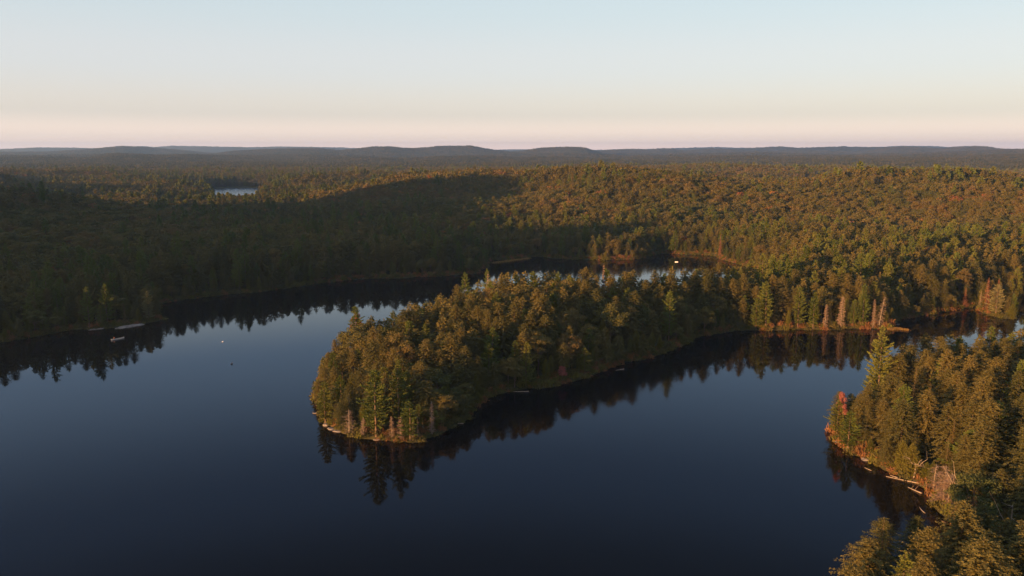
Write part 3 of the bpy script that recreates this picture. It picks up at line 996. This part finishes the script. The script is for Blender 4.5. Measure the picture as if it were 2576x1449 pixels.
# low near shore of the close wood
SZ *= np.where((X < 95) & (Y > 150) & (Y < 215), .8, 1.0)
H0 = np.array([SPEC_HT[k] for k in KINDS])[KI]
SZ = np.where(EDGE, SZ * tr.uniform(.55, 1.1, n), SZ)
HT = SZ * H0
ROTZ = tr.uniform(0, 2 * pi, n)
WF = np.where(EDGE, tr.uniform(.7, 1.0, n), tr.uniform(.88, 1.25, n))
LX = tr.normal(0, .025, n); LY = tr.normal(0, .025, n)
VAR = tr.integers(0, 1000, n)

# coarse canopy heights along the sun's path tell which crowns are lit
RAD = np.array([3.9, 3.3, 2.0, 1.7, 3.9])[KI] * (.45 + .55 * SZ) * WF
cell = 6.0
hx0, hy0 = -900., -100.
cgx, cgy = int(2000 / cell), int(1500 / cell)
CH = np.zeros((cgy, cgx))
ci_ = ((X - hx0) / cell).astype(int); cj_ = ((Y - hy0) / cell).astype(int)
ok = (ci_ >= 0) & (ci_ < cgx) & (cj_ >= 0) & (cj_ < cgy)
np.maximum.at(CH, (cj_[ok], ci_[ok]), (Z + HT)[ok])


def lit(x, y, z):
    hit = np.zeros(len(x), bool)
    for t in np.arange(9, 900, 7.0):
        qx, qy, qz = x + SDIR[0] * t, y + SDIR[1] * t, z + SDIR[2] * t
        a = ((qx - hx0) / cell).astype(int); b = ((qy - hy0) / cell).astype(int)
        o_ = (a >= 0) & (a < cgx) & (b >= 0) & (b < cgy)
        hh = np.where(o_, CH[b.clip(0, cgy - 1), a.clip(0, cgx - 1)], 0)
        hit |= hh > qz + .5
        if t > 150: hit |= height(qx, qy) > qz
    return ~hit


# which trees the picture shows largest: a front-to-back painting of crown outlines
cand = np.nonzero((rr_ < 820))[0]
tx, ty, dep = project(X[cand], Y[cand], Z[cand] + HT[cand])
bx, by, _ = project(X[cand], Y[cand], Z[cand] + .1 * HT[cand])
wpx = FPX * RAD[cand] / dep
cov = np.zeros((H, W), bool)
vis = np.zeros(len(cand))
for i in np.argsort(dep):
    if dep[i] < 10: continue
    y0, y1 = ty[i], by[i]
    if y1 < 0 or y0 >= H or bx[i] + wpx[i] < 0 or bx[i] - wpx[i] >= W: continue
    ys = np.arange(max(0, int(y0)), min(H, int(y1) + 1))
    tot = 0
    for yy in ys:
        f = (yy + .5 - y0) / max(y1 - y0, .5)
        hw = wpx[i] * min(1, .15 + 1.3 * f) * .9
        cx = tx[i] + (bx[i] - tx[i]) * f
        a = max(0, int(cx - hw)); b = min(W, int(cx + hw) + 1)
        if b > a:
            row = cov[yy, a:b]
            tot += (b - a) - int(row.sum())
            row[:] = True
    vis[i] = tot
VIS = np.zeros(n); VIS[cand] = vis
single = np.zeros(n, bool)
hero_n = {}
for h in HEROES:
    hero_n[CAT[h[0]]] = hero_n.get(CAT[h[0]], 0) + 1
for k in range(5):
    idx = np.nonzero((KI == k) & (VIS > 14))[0]
    idx = idx[np.argsort(-VIS[idx])][:298 - hero_n.get(CAT[KINDS[k]], 0)]
    single[idx] = True

REG = [  # first match names the place
    (lambda x, y: x > 30 and y < 128, "in the lower wood below the cove"),
    (lambda x, y: x > 30 and y < 262 and x - 40 > 0 and x > 74 and math.hypot(x, y) < 330, "in the near wood beside the cove"),
    (lambda x, y: y < 222 and x < 30, "on the peninsula's tip"),
    (lambda x, y: y < 330 and x < 100 and x > -75, "on the peninsula"),
    (lambda x, y: x < -60, "on the shaded far shore"),
    (lambda x, y: x >= 100 and y < 480, "on the sunlit shore by the inlet"),
    (lambda x, y: True, "behind the back lagoon"),
]
si = np.nonzero(single)[0]
LIT = lit(X[si], Y[si], Z[si] + .8 * HT[si])
tpx, tpy, _ = project(X[si], Y[si], Z[si] + HT[si])
ADJ = dict(hemlock="feathery", pine="tiered", spruce="pointed", cedar="dense", maple="rounded")
WORD = dict(hemlock="hemlock", pine="pine", spruce="spruce", cedar="cedar", maple="broadleaf")
MARKS = [  # things one can find in the picture, at 2576 scale
    (2222, 818, "the near wood's tallest pine"), (1169, 682, "the golden lone pine"), (893, 768, "the peninsula's dark topped pine"),
    (1686, 730, "the bright yellow-green flank pine"), (1324, 876, "the narrow red-topped pine"), (1932, 722, "the first shore-row pine"),
    (2176, 742, "the leaning pine by the reeds"), (2215, 768, "the leaning bare snag"), (2120, 760, "the pinkish bare spruce"),
    (942, 928, "the tip's big bushy pine"), (815, 960, "the tip's outermost pine"), (1086, 1020, "the ghost-grey bare spruce"),
    (1030, 1070, "the row of pink bare spruces"), (2512, 722, "the tiny island's pine"), (372, 755, "the pale pine on the ledge"),
    (217, 732, "the tiered pine behind the ledge"), (2112, 1005, "the near shore's outermost pine"), (2295, 1135, "the two columnar cedars"),
    (1430, 640, "the lit lagoon pine"), (1475, 560, "the tall lit tiered pine"), (1760, 638, "the lagoon's lit bank"),
    (2380, 1190, "the copper thicket"), (2420, 1302, "the pale bare snag"), (2512, 1185, "the pinkish twiggy tree"), (2566, 1244, "the silvery forked tree"),
    (600, 472, "the far pond"), (1415, 943, "the little red tree"), (2290, 830, "the reed spit"), (2488, 698, "the rusty red spruce"),
    (1519, 660, "the bare spike"), (1225, 673, "the thin topped pine"), (1290, 650, "the grassy bog"), (2450, 1255, "the rounded green tree"),
    (2225, 1298, "the cove-mouth spruce"), (2145, 1415, "the lower wood's outermost hemlock"), (2470, 765, "the inlet's far end"),
    (10, 850, "the photo's left edge shore"), (560, 742, "the shore above the white bird"), (850, 708, "the shaded shore midway"),
    (1200, 688, "the channel mouth"), (2560, 640, "the photo's right edge"), (1813, 590, "the orange-red slender tree"),
    (1280, 984, "the long grey log"), (1560, 930, "the thin pale log"), (1760, 850, "the flank's inner bend"), (2330, 793, "the shaded inlet bank"),
    (300, 560, "the shaded hillside's middle"), (60, 620, "the photo's left margin"), (900, 600, "the dark slope above the channel"),
    (2340, 1000, "the near wood's dark gap"), (1050, 840, "the tip's wooded crest"), (1350, 760, "the peninsula's wooded middle"),
    (1600, 690, "the peninsula's lagoon edge"), (2050, 640, "the sunlit slope above the shore"), (2300, 620, "the sunlit slope right of centre"),
    (700, 640, "the dark slope over the blue water"), (1000, 700, "the shaded shore before the channel"), (130, 700, "the slope behind the ledge"),
    (2560, 900, "the near wood's right margin"), (2540, 1400, "the photo's bottom right corner"), (2330, 1400, "the bottom edge hemlock"),
]
MK = np.array([(a, b) for a, b, _ in MARKS]) * SCALE
ORD = ("first second third fourth fifth sixth seventh eighth ninth tenth eleventh twelfth thirteenth fourteenth fifteenth sixteenth "
       "seventeenth eighteenth nineteenth twentieth").split()
DIRS = ["right of", "behind and right of", "behind", "behind and left of", "left of", "in front and left of", "in front of", "in front and right of"]
rows = []
for j, i in enumerate(si):
    k = KINDS[KI[i]]
    tone = "sunlit" if LIT[j] else "shaded"
    size = "short" if SZ[i] < .70 else ("tall" if SZ[i] > 1.05 else ADJ[k])
    d2 = (MK[:, 0] - tpx[j]) ** 2 + ((MK[:, 1] - tpy[j]) * 1.6) ** 2
    m = int(np.argmin(d2))
    a = math.degrees(math.atan2((MK[m, 1] - tpy[j]) * 1.3, tpx[j] - MK[m, 0])) % 360
    rows.append((m, int((a + 22.5) // 45) % 8, tone, size, k, float(d2[m]), i))
rows.sort(key=lambda q: (q[0], q[1], q[2], q[3], q[4], q[5]))
cnt = {}
for m, dr_, tone, size, k, dd, i in rows:
    key = (m, dr_, tone, size, k)
    c = cnt.get(key, 0); cnt[key] = c + 1
    total = sum(1 for q in rows if q[:5] == key)
    if total == 1:
        lab = "%s %s %s %s %s" % (tone, size, WORD[k], DIRS[dr_], MARKS[m][2])
    elif c == 0:
        lab = "%s %s %s %s %s, closest to it" % (tone, size, WORD[k], DIRS[dr_], MARKS[m][2])
    else:
        lab = "%s %s %s %s %s, %s out" % (tone, size, WORD[k], DIRS[dr_], MARKS[m][2], ORD[min(c, 19)])
    if len(lab.split()) > 16: lab = lab.replace(", closest to it", ", closest").replace(size + " ", "", 1)
    place_tree(k, X[i], Y[i], Z[i], int(VAR[i]), HT[i], WF[i], ROTZ[i], (LX[i], LY[i]), lab)

G, T, ht = make_crown_trunk('maple', 377, 1.9, k=4)
AUTUMN = G.mesh("autumn_far", [M['autumn']])
# everything else of each kind: one object per kind
rest = ~single
for k, kind in enumerate(KINDS):
    meshes = [Gm for Gm, _ in LIB[kind, 1]] + [Gm for Gm, _ in LIB[kind, 2]]
    n1, n2 = len(LIB[kind, 1]), len(LIB[kind, 2])
    idx = np.nonzero(rest & (KI == k))[0]
    far_ = (rr_[idx] > 850) | (np.abs(np.degrees(np.arctan2(X[idx], Y[idx]))) > 43)
    form = np.where(far_, n1 + VAR[idx] % n2, VAR[idx] % n1)
    if kind == 'maple':                        # a few crowns already turning
        meshes.append(AUTUMN)
        form = np.where(VAR[idx] % 37 == 5, len(meshes) - 1, form)
    s = SZ[idx]
    w = (s * .55 + .45) * WF[idx]
    gn_scatter("%s_forest" % dict(maple='broadleaf').get(kind, kind), kind, meshes,
               np.stack([X[idx], Y[idx], Z[idx] - .1], 1), np.stack([LX[idx], LY[idx], ROTZ[idx]], 1), np.stack([w, w, s], 1), form,
               "%s woodland covering the land beyond the near shores" % dict(maple='mixed broadleaf').get(kind, kind))

# ------------------------------------------------------------------ canopy clumps on the distant land
def clump(seed):
    rs = np.random.default_rng(seed)
    G = Geo()
    P = []; D = []; Wd = []; LL = []; ww = []; tn = []
    for t in range(9):
        c = np.array([rs.uniform(-10, 10), rs.uniform(-10, 10), rs.uniform(9, 13)])
        R = rs.uniform(3.2, 5.0)
        con = rs.random() < .4
        nn = 42
        v = unit(rs.normal(0, 1, (nn, 3))); v[:, 2] = np.abs(v[:, 2]) - .25 * (rs.random(nn) < .4)
        p = c + v * R * (np.array([.5, .5, 1.5]) if con else np.array([1, 1, .75]))
        nr = unit(v + rs.normal(0, .4, (nn, 3)))
        d = unit(np.cross(nr, rs.normal(0, 1, (nn, 3))))
        P.append(p - d * 1.2); D.append(d); Wd.append(np.cross(nr, d)); LL.append(rs.uniform(1.8, 3.2, nn)); ww.append(rs.uniform(1.6, 2.6, nn))
        tn.append(rs.uniform(0, .6) + rs.uniform(0, .4, nn))
    V, F = blades(np.concatenate(P), np.concatenate(D), np.concatenate(Wd), np.concatenate(LL), np.concatenate(ww))
    G.add(V, F, np.repeat(np.concatenate(tn), 4))
    return G.mesh("canopy", [M['far']])


ra = jgrid(2490, 4600, 15.5, -40, 40, 8)
rb = jgrid(4600, 8200, 26, -39, 39, 9)
CX = np.concatenate([ra[0], rb[0]]); CY = np.concatenate([ra[1], rb[1]])
csz = np.concatenate([np.ones(len(ra[0])), np.full(len(rb[0]), 1.45)])
CZ = height(CX, CY)
# leave out slopes no viewpoint near the camera can see
ccol = CX / CY
cang = (CZ + 18 - CAMZ) / np.hypot(CX, CY)
bins = ((ccol + .9) / 1.8 * 400).astype(int).clip(0, 399)
order = np.argsort(np.hypot(CX, CY))
mx = np.full(400, -1.0); keepc = np.zeros(len(CX), bool)
for i in order:
    if cang[i] > mx[bins[i]] - .0016: keepc[i] = True
    a_ = cang[i] - 14 / math.hypot(CX[i], CY[i])
    if a_ > mx[bins[i]]: mx[bins[i]] = a_
CX, CY, CZ, csz = CX[keepc], CY[keepc], CZ[keepc], csz[keepc]
rs = np.random.default_rng(31); m_ = len(CX)
gn_scatter("distant_forest", "canopy", [clump(700 + i) for i in range(5)], np.stack([CX, CY, CZ - 1], 1),
           np.stack([np.zeros(m_), np.zeros(m_), rs.uniform(0, 6.28, m_)], 1), np.stack([csz, csz, rs.uniform(.85, 1.15, m_) * (.6 + .4 * csz)], 1),
           rs.integers(0, 5, m_), "unbroken woodland on the distant hills and valleys")
print("TREES", n, "single", int(single.sum()), "clumps", m_, file=sys.stderr)

# ------------------------------------------------------------------ shore undergrowth, reeds
def shore_points(spacing, d0, d1, seed, rmax=620):
    x, y = jgrid(60, rmax, spacing, -50, 45, seed)
    d = shore_dist(x, y)
    k = (d > d0) & (d < d1)
    return x[k], y[k]


def bush(seed, mat_name, upright=False):
    rs = np.random.default_rng(seed)
    nn = 170
    v = unit(rs.normal(0, 1, (nn, 3))); v[:, 2] = np.abs(v[:, 2])
    p = v * np.array([1.25, 1.25, 1.1 if not upright else 1.7]) * rs.uniform(.35, 1.05, nn)[:, None]
    p[:, :2] += rs.normal(0, .35, (nn, 2))
    d = unit(v * .6 + rs.normal(0, .6, (nn, 3)) + np.array([0, 0, .5 if not upright else 1.2]))
    G = Geo()
    V, F = blades(p, d, unit(np.cross(d, rs.normal(0, 1, (nn, 3)))), rs.uniform(.35, .75, nn), rs.uniform(.16, .34, nn))
    G.add(V, F, tone4(rs, nn))
    return G.mesh("bush", [M[mat_name]])


bx_, by_ = shore_points(1.25, -.35, 3.4, 41)
z_ = np.maximum(height(bx_, by_), 0)
rs = np.random.default_rng(42); nb_ = len(bx_)
sc_ = rs.uniform(.45, 1.15, nb_) * np.where((by_ < 215) & (bx_ < 0), .85, 1)
fb = (rs.random(nb_) < .18 + .25 * (fbm(bx_ * 9, by_ * 9, 0, 6) > .6)).astype(int)
gn_scatter("shoreline_undergrowth", "bush", [bush(60, 'hemlock'), bush(61, 'cedar', True), bush(62, 'hemlock'), bush(63, 'bush'), bush(64, 'bush', True)],
           np.stack([bx_, by_, z_ - .1], 1), np.stack([0 * bx_, 0 * bx_, rs.uniform(0, 6.28, nb_)], 1), np.stack([sc_, sc_, sc_ * rs.uniform(.7, 1.5, nb_)], 1),
           np.where(fb == 1, rs.integers(3, 5, nb_), rs.integers(0, 3, nb_)), "low bushes and saplings crowding the waterline")


def reeds():
    rs = np.random.default_rng(5)
    a = np.array(g(2236, 828)); b = np.array(g(2284, 832))
    P = []
    for i in range(3600):
        t = rs.random()
        c = a * (1 - t) + b * t + np.array([0, 1.6 * math.sin(t * 3)])
        P.append((c[0] + rs.normal(0, .4), c[1] + rs.normal(0, 1.0 * (1.2 - t))))
    a2 = np.array(g(1240, 662)); b2 = np.array(g(1330, 650))
    for i in range(2500):
        t = rs.random()
        c = a2 * (1 - t) + b2 * t
        P.append((c[0] + rs.normal(0, 1), c[1] + rs.normal(0, 2.2)))
    P = np.array(P)
    z = np.maximum(height(P[:, 0], P[:, 1]), 0)
    n_ = len(P)
    d = unit(np.stack([rs.normal(0, .3, n_), rs.normal(0, .3, n_), np.ones(n_)], 1))
    V, F = blades(np.column_stack([P, z - .05]), d, unit(np.cross(d, rs.normal(0, 1, (n_, 3)))), rs.uniform(.35, .9, n_), rs.uniform(.08, .16, n_))
    o = link("reeds", mesh_np("reeds", V, F, [M['reed']], tone4(rs, n_)))
    tag(o, "golden reeds and grasses on the low spits", kind="stuff")


reeds()

# ------------------------------------------------------------------ fallen logs, rocks, canoe, floats
LOGS = [  # ends at 2576 scale, radius, branches, label
    (2229, 1199, 2323, 1220, .17, 5, "long pale fallen trunk with branch stubs lying across the cove"),
    (2284, 1226, 2318, 1243, .15, 2, "pale fallen log curving out of the cove's head, below the long trunk"),
    (2239, 1196, 2258, 1204, .12, 0, "short pale log close to the bank above the long trunk"),
    (2313, 1276, 2327, 1293, .11, 0, "short pale log adrift alone in the dark water of the cove mouth"),
    (2341, 1246, 2358, 1254, .11, 0, "pale log end against the thicket at the cove's inner corner"),
    (2330, 1236, 2356, 1262, .13, 1, "brown sunken log running along the cove's inner corner"),
    (2175, 1177, 2191, 1186, .10, 0, "thin log on the waterline of the near shore, up from the cove"),
    (1143, 1066, 1166, 1067, .14, 0, "short pale log floating off the peninsula's shaded bank near its tip"),
    (1146, 1056, 1172, 1047, .12, 2, "branched grey log reaching out just above the short floating one"),
    (1262, 984, 1330, 986, .13, 0, "long grey log along the waterline of the peninsula's shaded bank"),
    (1428, 953, 1446, 951, .12, 0, "short pale log at the bank beside the little red tree"),
    (1549, 932, 1570, 930, .14, 0, "thin pale log lying out from the peninsula's shaded bank, midway"),
    (2245, 817, 2263, 817, .12, 0, "thin grey log behind the reed spit"),
    (786, 1040, 800, 1041, .14, 2, "dark branch end sticking into the lake from the peninsula's outer corner"),
    (2567, 790, 2590, 795, .28, 0, "thick orange lit log at the picture's edge beside the tiny island"),
    (2456, 779, 2466, 783, .2, 0, "orange lit log at the outer end of the tiny island"),
]
lrs = np.random.default_rng(8)
for (x0, y0, x1, y1, rad, nb, lab) in LOGS:
    a = np.array([*g(x0, y0), .06]); b = np.array([*g(x1, y1), .22])
    L_ = np.linalg.norm(b - a)
    G = Geo()
    t = np.linspace(0, 1, 9)
    side = np.array([-(b - a)[1], (b - a)[0], 0]) / max(L_, .1)
    pts = a + (b - a) * t[:, None] + side * (.05 * L_ * np.sin(t * 2.7) * lrs.uniform(-1, 1))[:, None] - a
    V, F = tube(pts, rad * (.35 + .75 * t), 7); G.add(V, F)
    root = link("fallen_log", G.mesh("log", [M['grey_wood']]), None, tuple(a))
    tag(root, lab, "log", "fallen logs at the water's edge")
    for i in range(nb):
        p = pts[int(lrs.integers(2, 7))]
        d = side * lrs.choice([-1, 1]) * lrs.uniform(.5, 1.0) + np.array([0, 0, lrs.uniform(.2, .9)])
        G2 = Geo(); V, F = tube([p, p + d * .6, p + d * 1.3 + np.array([.1, .1, 0])], [.05, .035, .012], 4); G2.add(V, F)
        link("branch_stub", G2.mesh("stub", [M['grey_wood']]), root)


def forked_snag(px, py, ht, lab, seed, lean):
    """dead broadleaf with forked silver limbs"""
    rs = np.random.default_rng(seed)
    x, y, z = solve_top(px, py, ht)
    root = bpy.data.objects.new("dead_tree", None); COL.objects.link(root)
    root.location = (x, y, z - .1)
    tag(root, lab, "dead tree", GROUPS['dead'])
    T = Geo()
    top = np.array([lean, 0, ht * .62])
    V, F = tube([(0, 0, 0), top * .5 + np.array([.2, .1, 0]), top], [.24, .19, .13], 8); T.add(V, F)
    link("trunk", T.mesh("snag_trunk", [M['grey_wood']]), root)
    for i in range(4):
        G = Geo()
        a = rs.uniform(0, 6.28); s0 = top * rs.uniform(.7, 1.0)
        e = np.array([math.cos(a), math.sin(a) * .5, 0])
        L = rs.uniform(2.0, 3.4)
        p = [s0, s0 + e * L * .35 + np.array([0, 0, .5]), s0 + e * L * .55 + np.array([0, 0, L * .45]), s0 + e * L * .95 + np.array([0, 0, ht * .38 * rs.uniform(.7, 1)])]
        V, F = tube(p, [.11, .09, .06, .02], 6); G.add(V, F)
        for k in range(4):
            q = p[1 + k % 3]; d = rs.normal(0, 1, 3) * .8 + e
            V, F = tube([q, q + d * .5, q + d * rs.uniform(.8, 1.3) + np.array([0, 0, .4])], [.04, .025, .008], 4); G.add(V, F)
        link("limb", G.mesh("snag_limb", [M['grey_wood']]), root)


forked_snag(2566, 1244, 13, "silvery forked dead tree in the dark gap at the right edge of the near woods", 4, -1.0)
forked_snag(2408, 1160, 10, "pale forked dead limbs sticking out of the near wood above the copper thicket", 6, .6)
forked_snag(2300, 1175, 6, "short silver snag standing at the waterline between the two columnar cedars and the cove", 9, .3)


def rock(x, y, sx, sy, sz, seed, lab, rz=0):
    rs = np.random.default_rng(seed)
    import bmesh
    bm = bmesh.new()
    bmesh.ops.create_icosphere(bm, subdivisions=3, radius=1.0)
    ph = rs.uniform(0, 6.28, 6)
    for v in bm.verts:
        c = v.co
        k = 1 + .16 * math.sin(c.x * 3.1 + ph[0]) * math.sin(c.y * 2.7 + ph[1]) + .09 * math.sin(c.z * 6 + c.x * 5 + ph[2]) + .05 * math.sin(c.y * 11 + ph[3])
        v.co = c * k
        if v.co.z > .55: v.co.z = .55 + (v.co.z - .55) * .3
        v.co.x *= sx; v.co.y *= sy; v.co.z *= sz
    me = bpy.data.meshes.new("rock"); bm.to_mesh(me); bm.free()
    me.materials.append(M['rock'])
    o = link("rock", me, None, (x, y, -sz * .12), (0, 0, rz))
    tag(o, lab, "rock", "rocks along the waterline")


ROCKS = [
    (330, 821, 5.5, 2.2, .9, "broad grey rock ledge sloping into the lake below the pale lone pine"),
    (372, 808, 4.5, 1.4, .7, "long low grey rock shelf beneath the pale lone pine"),
    (402, 804, 3.4, .9, .35, "thin low rock tongue at the outer end of the ledge"),
    (303, 826, 2.2, 1.2, .6, "grey boulder at the inner end of the broad rock ledge"),
    (248, 828, 3.6, 1.0, .55, "flat pale rock on the shaded shore, left of the ledge"),
    (820, 1071, 1.0, .8, .8, "orange lit boulder under the peninsula's outermost pine"),
    (834, 1080, 1.3, .8, .5, "flat orange rock at the peninsula's front corner"),
    (849, 1086, 1.2, .7, .5, "low sunlit rock on the peninsula's front waterline beside the bushy pinkish tree"),
    (948, 1107, .9, .5, .4, "small pale stone at the middle of the peninsula's front waterline"),
    (1000, 1109, 1.0, .6, .4, "low stone under the pink bare spruces of the peninsula front"),
    (2108, 1104, 1.1, .8, .6, "rounded pinkish rock under the outermost pine of the near shore"),
    (2114, 1112, 1.4, .9, .8, "largest pinkish rock on the near shore's outer point"),
    (2182, 1158, 1.3, .8, .7, "pale sunlit rock on the near shore halfway to the cove"),
    (2176, 1154, .8, .6, .5, "small pale stone next to the sunlit rock halfway to the cove"),
    (1672, 637, 2.0, .9, .6, "pale rock at the start of the lagoon's lit far bank"),
    (1750, 640, 2.6, .9, .6, "bright flat rock on the lagoon's lit far bank"),
    (1778, 642, 3.2, .9, .9, "brightest pale rock at the lagoon's lit far bank, biggest there"),
    (2310, 793, 1.2, .7, .4, "grey stone on the shaded inlet bank"),
]
for i, (px, py, sx_, sy_, sz_, lab) in enumerate(ROCKS):
    x, y = g(px, py)
    rock(x, y + sy_ * .3, sx_, sy_, sz_, 50 + i, lab, rz=.75 if px < 420 else (-.3 if px < 900 else 0))


def simple(name, col, rough=.5):
    m, t = new_mat(name)
    o = t.nodes.new("ShaderNodeOutputMaterial"); b = t.nodes.new("ShaderNodeBsdfPrincipled")
    b.inputs['Base Color'].default_value = (*col, 1); b.inputs['Roughness'].default_value = rough
    t.links.new(b.outputs[0], o.inputs[0])
    return m


def canoe():
    x, y = g(296, 853.5)
    root = bpy.data.objects.new("canoe", None); COL.objects.link(root)
    root.location = (x, y, 0.0); root.rotation_euler = (0, 0, R_(52))
    tag(root, "pale canoe crossing the dark reflection off the rock ledge", "canoe")
    L_, n, k = 5.0, 17, 9
    outer = []; 
    for shell, inset in ((0, 0), (1, .035)):
        for i in range(n):
            t = -1 + 2 * i / (n - 1)
            w = (.44 - inset) * (1 - abs(t) ** 2.4) + .02
            sheer = .34 + .22 * abs(t) ** 4
            for j in range(k):
                a = pi * j / (k - 1)
                yy = -math.cos(a) * w
                zz = sheer - (sheer + .10 - inset) * math.sin(a) ** .7
                outer.append((t * (L_ / 2 - inset), yy, zz))
    F = []
    for i in range(n - 1):
        for j in range(k - 1):
            p = i * k + j
            F.append((p, p + 1, p + k + 1, p + k))
            q = n * k + p
            F.append((q, q + k, q + k + 1, q + 1))
        for j in (0, k - 1):
            p = i * k + j; q = n * k + p
            F.append((p, p + k, q + k, q))
    hull = link("hull", mesh_np("hull", outer, np.array(F), [simple("canoe_paint", (.42, .41, .38), .5)], smooth=True), root)
    for xx in (-1.35, .95):
        G = Geo(); V, F2 = tube([(xx, -.33, .27), (xx, .33, .27)], [.06, .06], 4); G.add(V, F2)
        link("seat", G.mesh("seat", [M['grey_wood']]), root)
    # paddler, kneeling and leaning to the stroke
    G = Geo()
    import bmesh
    me = bpy.data.meshes.new("person")
    J = [(0, 0, .34), (0, 0, .52), (.02, 0, .78), (.02, 0, .90), (.03, 0, 1.02), (.03, 0, 1.10),
         (.06, .19, .82), (.28, .27, .66), (.48, .30, .74), (.06, -.19, .82), (.28, -.05, .72), (.44, .18, .98),
         (.22, .14, .32), (.45, .16, .30), (.10, .17, .22), (.22, -.14, .32), (.45, -.16, .30), (.10, -.17, .22)]
    E = [(0, 1), (1, 2), (2, 3), (3, 4), (4, 5), (2, 6), (6, 7), (7, 8), (2, 9), (9, 10), (10, 11), (0, 12), (12, 13), (13, 14), (0, 15), (15, 16), (16, 17)]
    RD = [.15, .15, .16, .06, .10, .085, .07, .05, .035, .07, .05, .035, .10, .07, .05, .10, .07, .05]
    me.from_pydata(J, E, []); me.update()
    me.materials.append(simple("paddler_clothes", (.13, .06, .055), .8))
    rx, ry = x + math.cos(R_(52)) * -1.35, y + math.sin(R_(52)) * -1.35
    po = link("person", me, None, (rx, ry, .02), (0, 0, R_(52)))
    sk = po.modifiers.new("skin", 'SKIN')
    for vv, rd in zip(me.skin_vertices[0].data, RD):
        vv.radius = (rd, rd)
    me.skin_vertices[0].data[0].use_root = True
    sb = po.modifiers.new("smooth", 'SUBSURF'); sb.levels = 2; sb.render_levels = 2
    tag(po, "person sitting in the canoe's stern with a paddle held out to one side", "person")
    G = Geo()
    V, F2 = tube([(-.9, .18, 1.0), (-.82, .48, .1)], [.02, .02], 5); G.add(V, F2)
    V, F2 = tube([(-.83, .46, .22), (-.80, .52, .05), (-.78, .58, -.18)], [.03, .09, .07], 6); G.add(V, F2)
    pd = link("paddle", G.mesh("paddle", [M['grey_wood']]), None, (x, y, 0), (0, 0, R_(52)))
    tag(pd, "wooden paddle in the canoeist's hands, blade in the water", "paddle")


canoe()


def bird(px, py, lab, name, cat, s=1.0, col=(.8, .8, .8), rz=.4, long_=False):
    x, y = g(px, py)
    import bmesh
    G = Geo()
    t = np.linspace(0, 1, 9)
    if long_:
        pts = np.stack([(t - .5) * 1.9 * s, 0 * t, .12 + 0 * t], 1); rad = np.where((t == 0) | (t == 1), .05, .24) * s
        V, F = tube(pts, rad, 8); G.add(V, F)
        V, F = tube([(-.5 * s, 0, .30 * s), (.5 * s, 0, .30 * s)], [.05 * s, .05 * s], 6); G.add(V, F)
    else:
        pts = np.stack([(t - .5) * .75 * s, 0 * t, .10 + .10 * np.sin(t * 2.2)], 1); rad = (.02 + .15 * np.sin(np.clip(t * 1.08, 0, 1) * pi) ** .8) * s
        V, F = tube(pts, rad, 8); G.add(V, F)
        V, F = tube([(.28 * s, 0, .2 * s), (.34 * s, 0, .38 * s), (.40 * s, 0, .46 * s), (.52 * s, 0, .44 * s)], [.06 * s, .045 * s, .07 * s, .012 * s], 7); G.add(V, F)
    o = link(name, G.mesh(name, [simple(name + "_paint", col)]), None, (x, y, 0), (0, 0, rz))
    tag(o, lab, cat)


bird(560, 860.5, "white water bird resting alone on the open blue water", "water_bird", "bird", .75)
bird(583, 916, "small dark water bird on the open lake below the white one", "dark_water_bird", "bird", 1.1, (.02, .02, .025), 1.0)
bird(1702, 659.5, "white swim float on the dark reflection of the back lagoon", "swim_float", "float", 1.2, (.8, .78, .75), 0.0, True)


# ------------------------------------------------------------------ evening air
def haze():
    x0, x1, y0, y1, z0, z1 = -14000, 14000, -1500, 13600, -6.0, 190.0
    V = [(x, y, z) for z in (z0, z1) for x, y in ((x0, y0), (x1, y0), (x1, y1), (x0, y1))]
    F = [(0, 3, 2, 1), (4, 5, 6, 7), (0, 1, 5, 4), (1, 2, 6, 5), (2, 3, 7, 6), (3, 0, 4, 7)]
    m, t = new_mat("haze")
    out = t.nodes.new("ShaderNodeOutputMaterial")
    v = t.nodes.new("ShaderNodeVolumePrincipled")
    v.inputs['Color'].default_value = (*HAZE_COLOR, 1)
    v.inputs['Density'].default_value = HAZE_DENSITY
    v.inputs['Density Attribute'].default_value = ""
    v.inputs['Temperature Attribute'].default_value = ""
    v.inputs['Color Attribute'].default_value = ""
    v.inputs['Anisotropy'].default_value = 0.42
    t.links.new(v.outputs[0], out.inputs['Volume'])
    m.cycles.homogeneous_volume = True
    o = link("haze", mesh_np("haze", V, F, [m]))
    tag(o, "thin blue evening haze over the woods", kind="stuff")


haze()
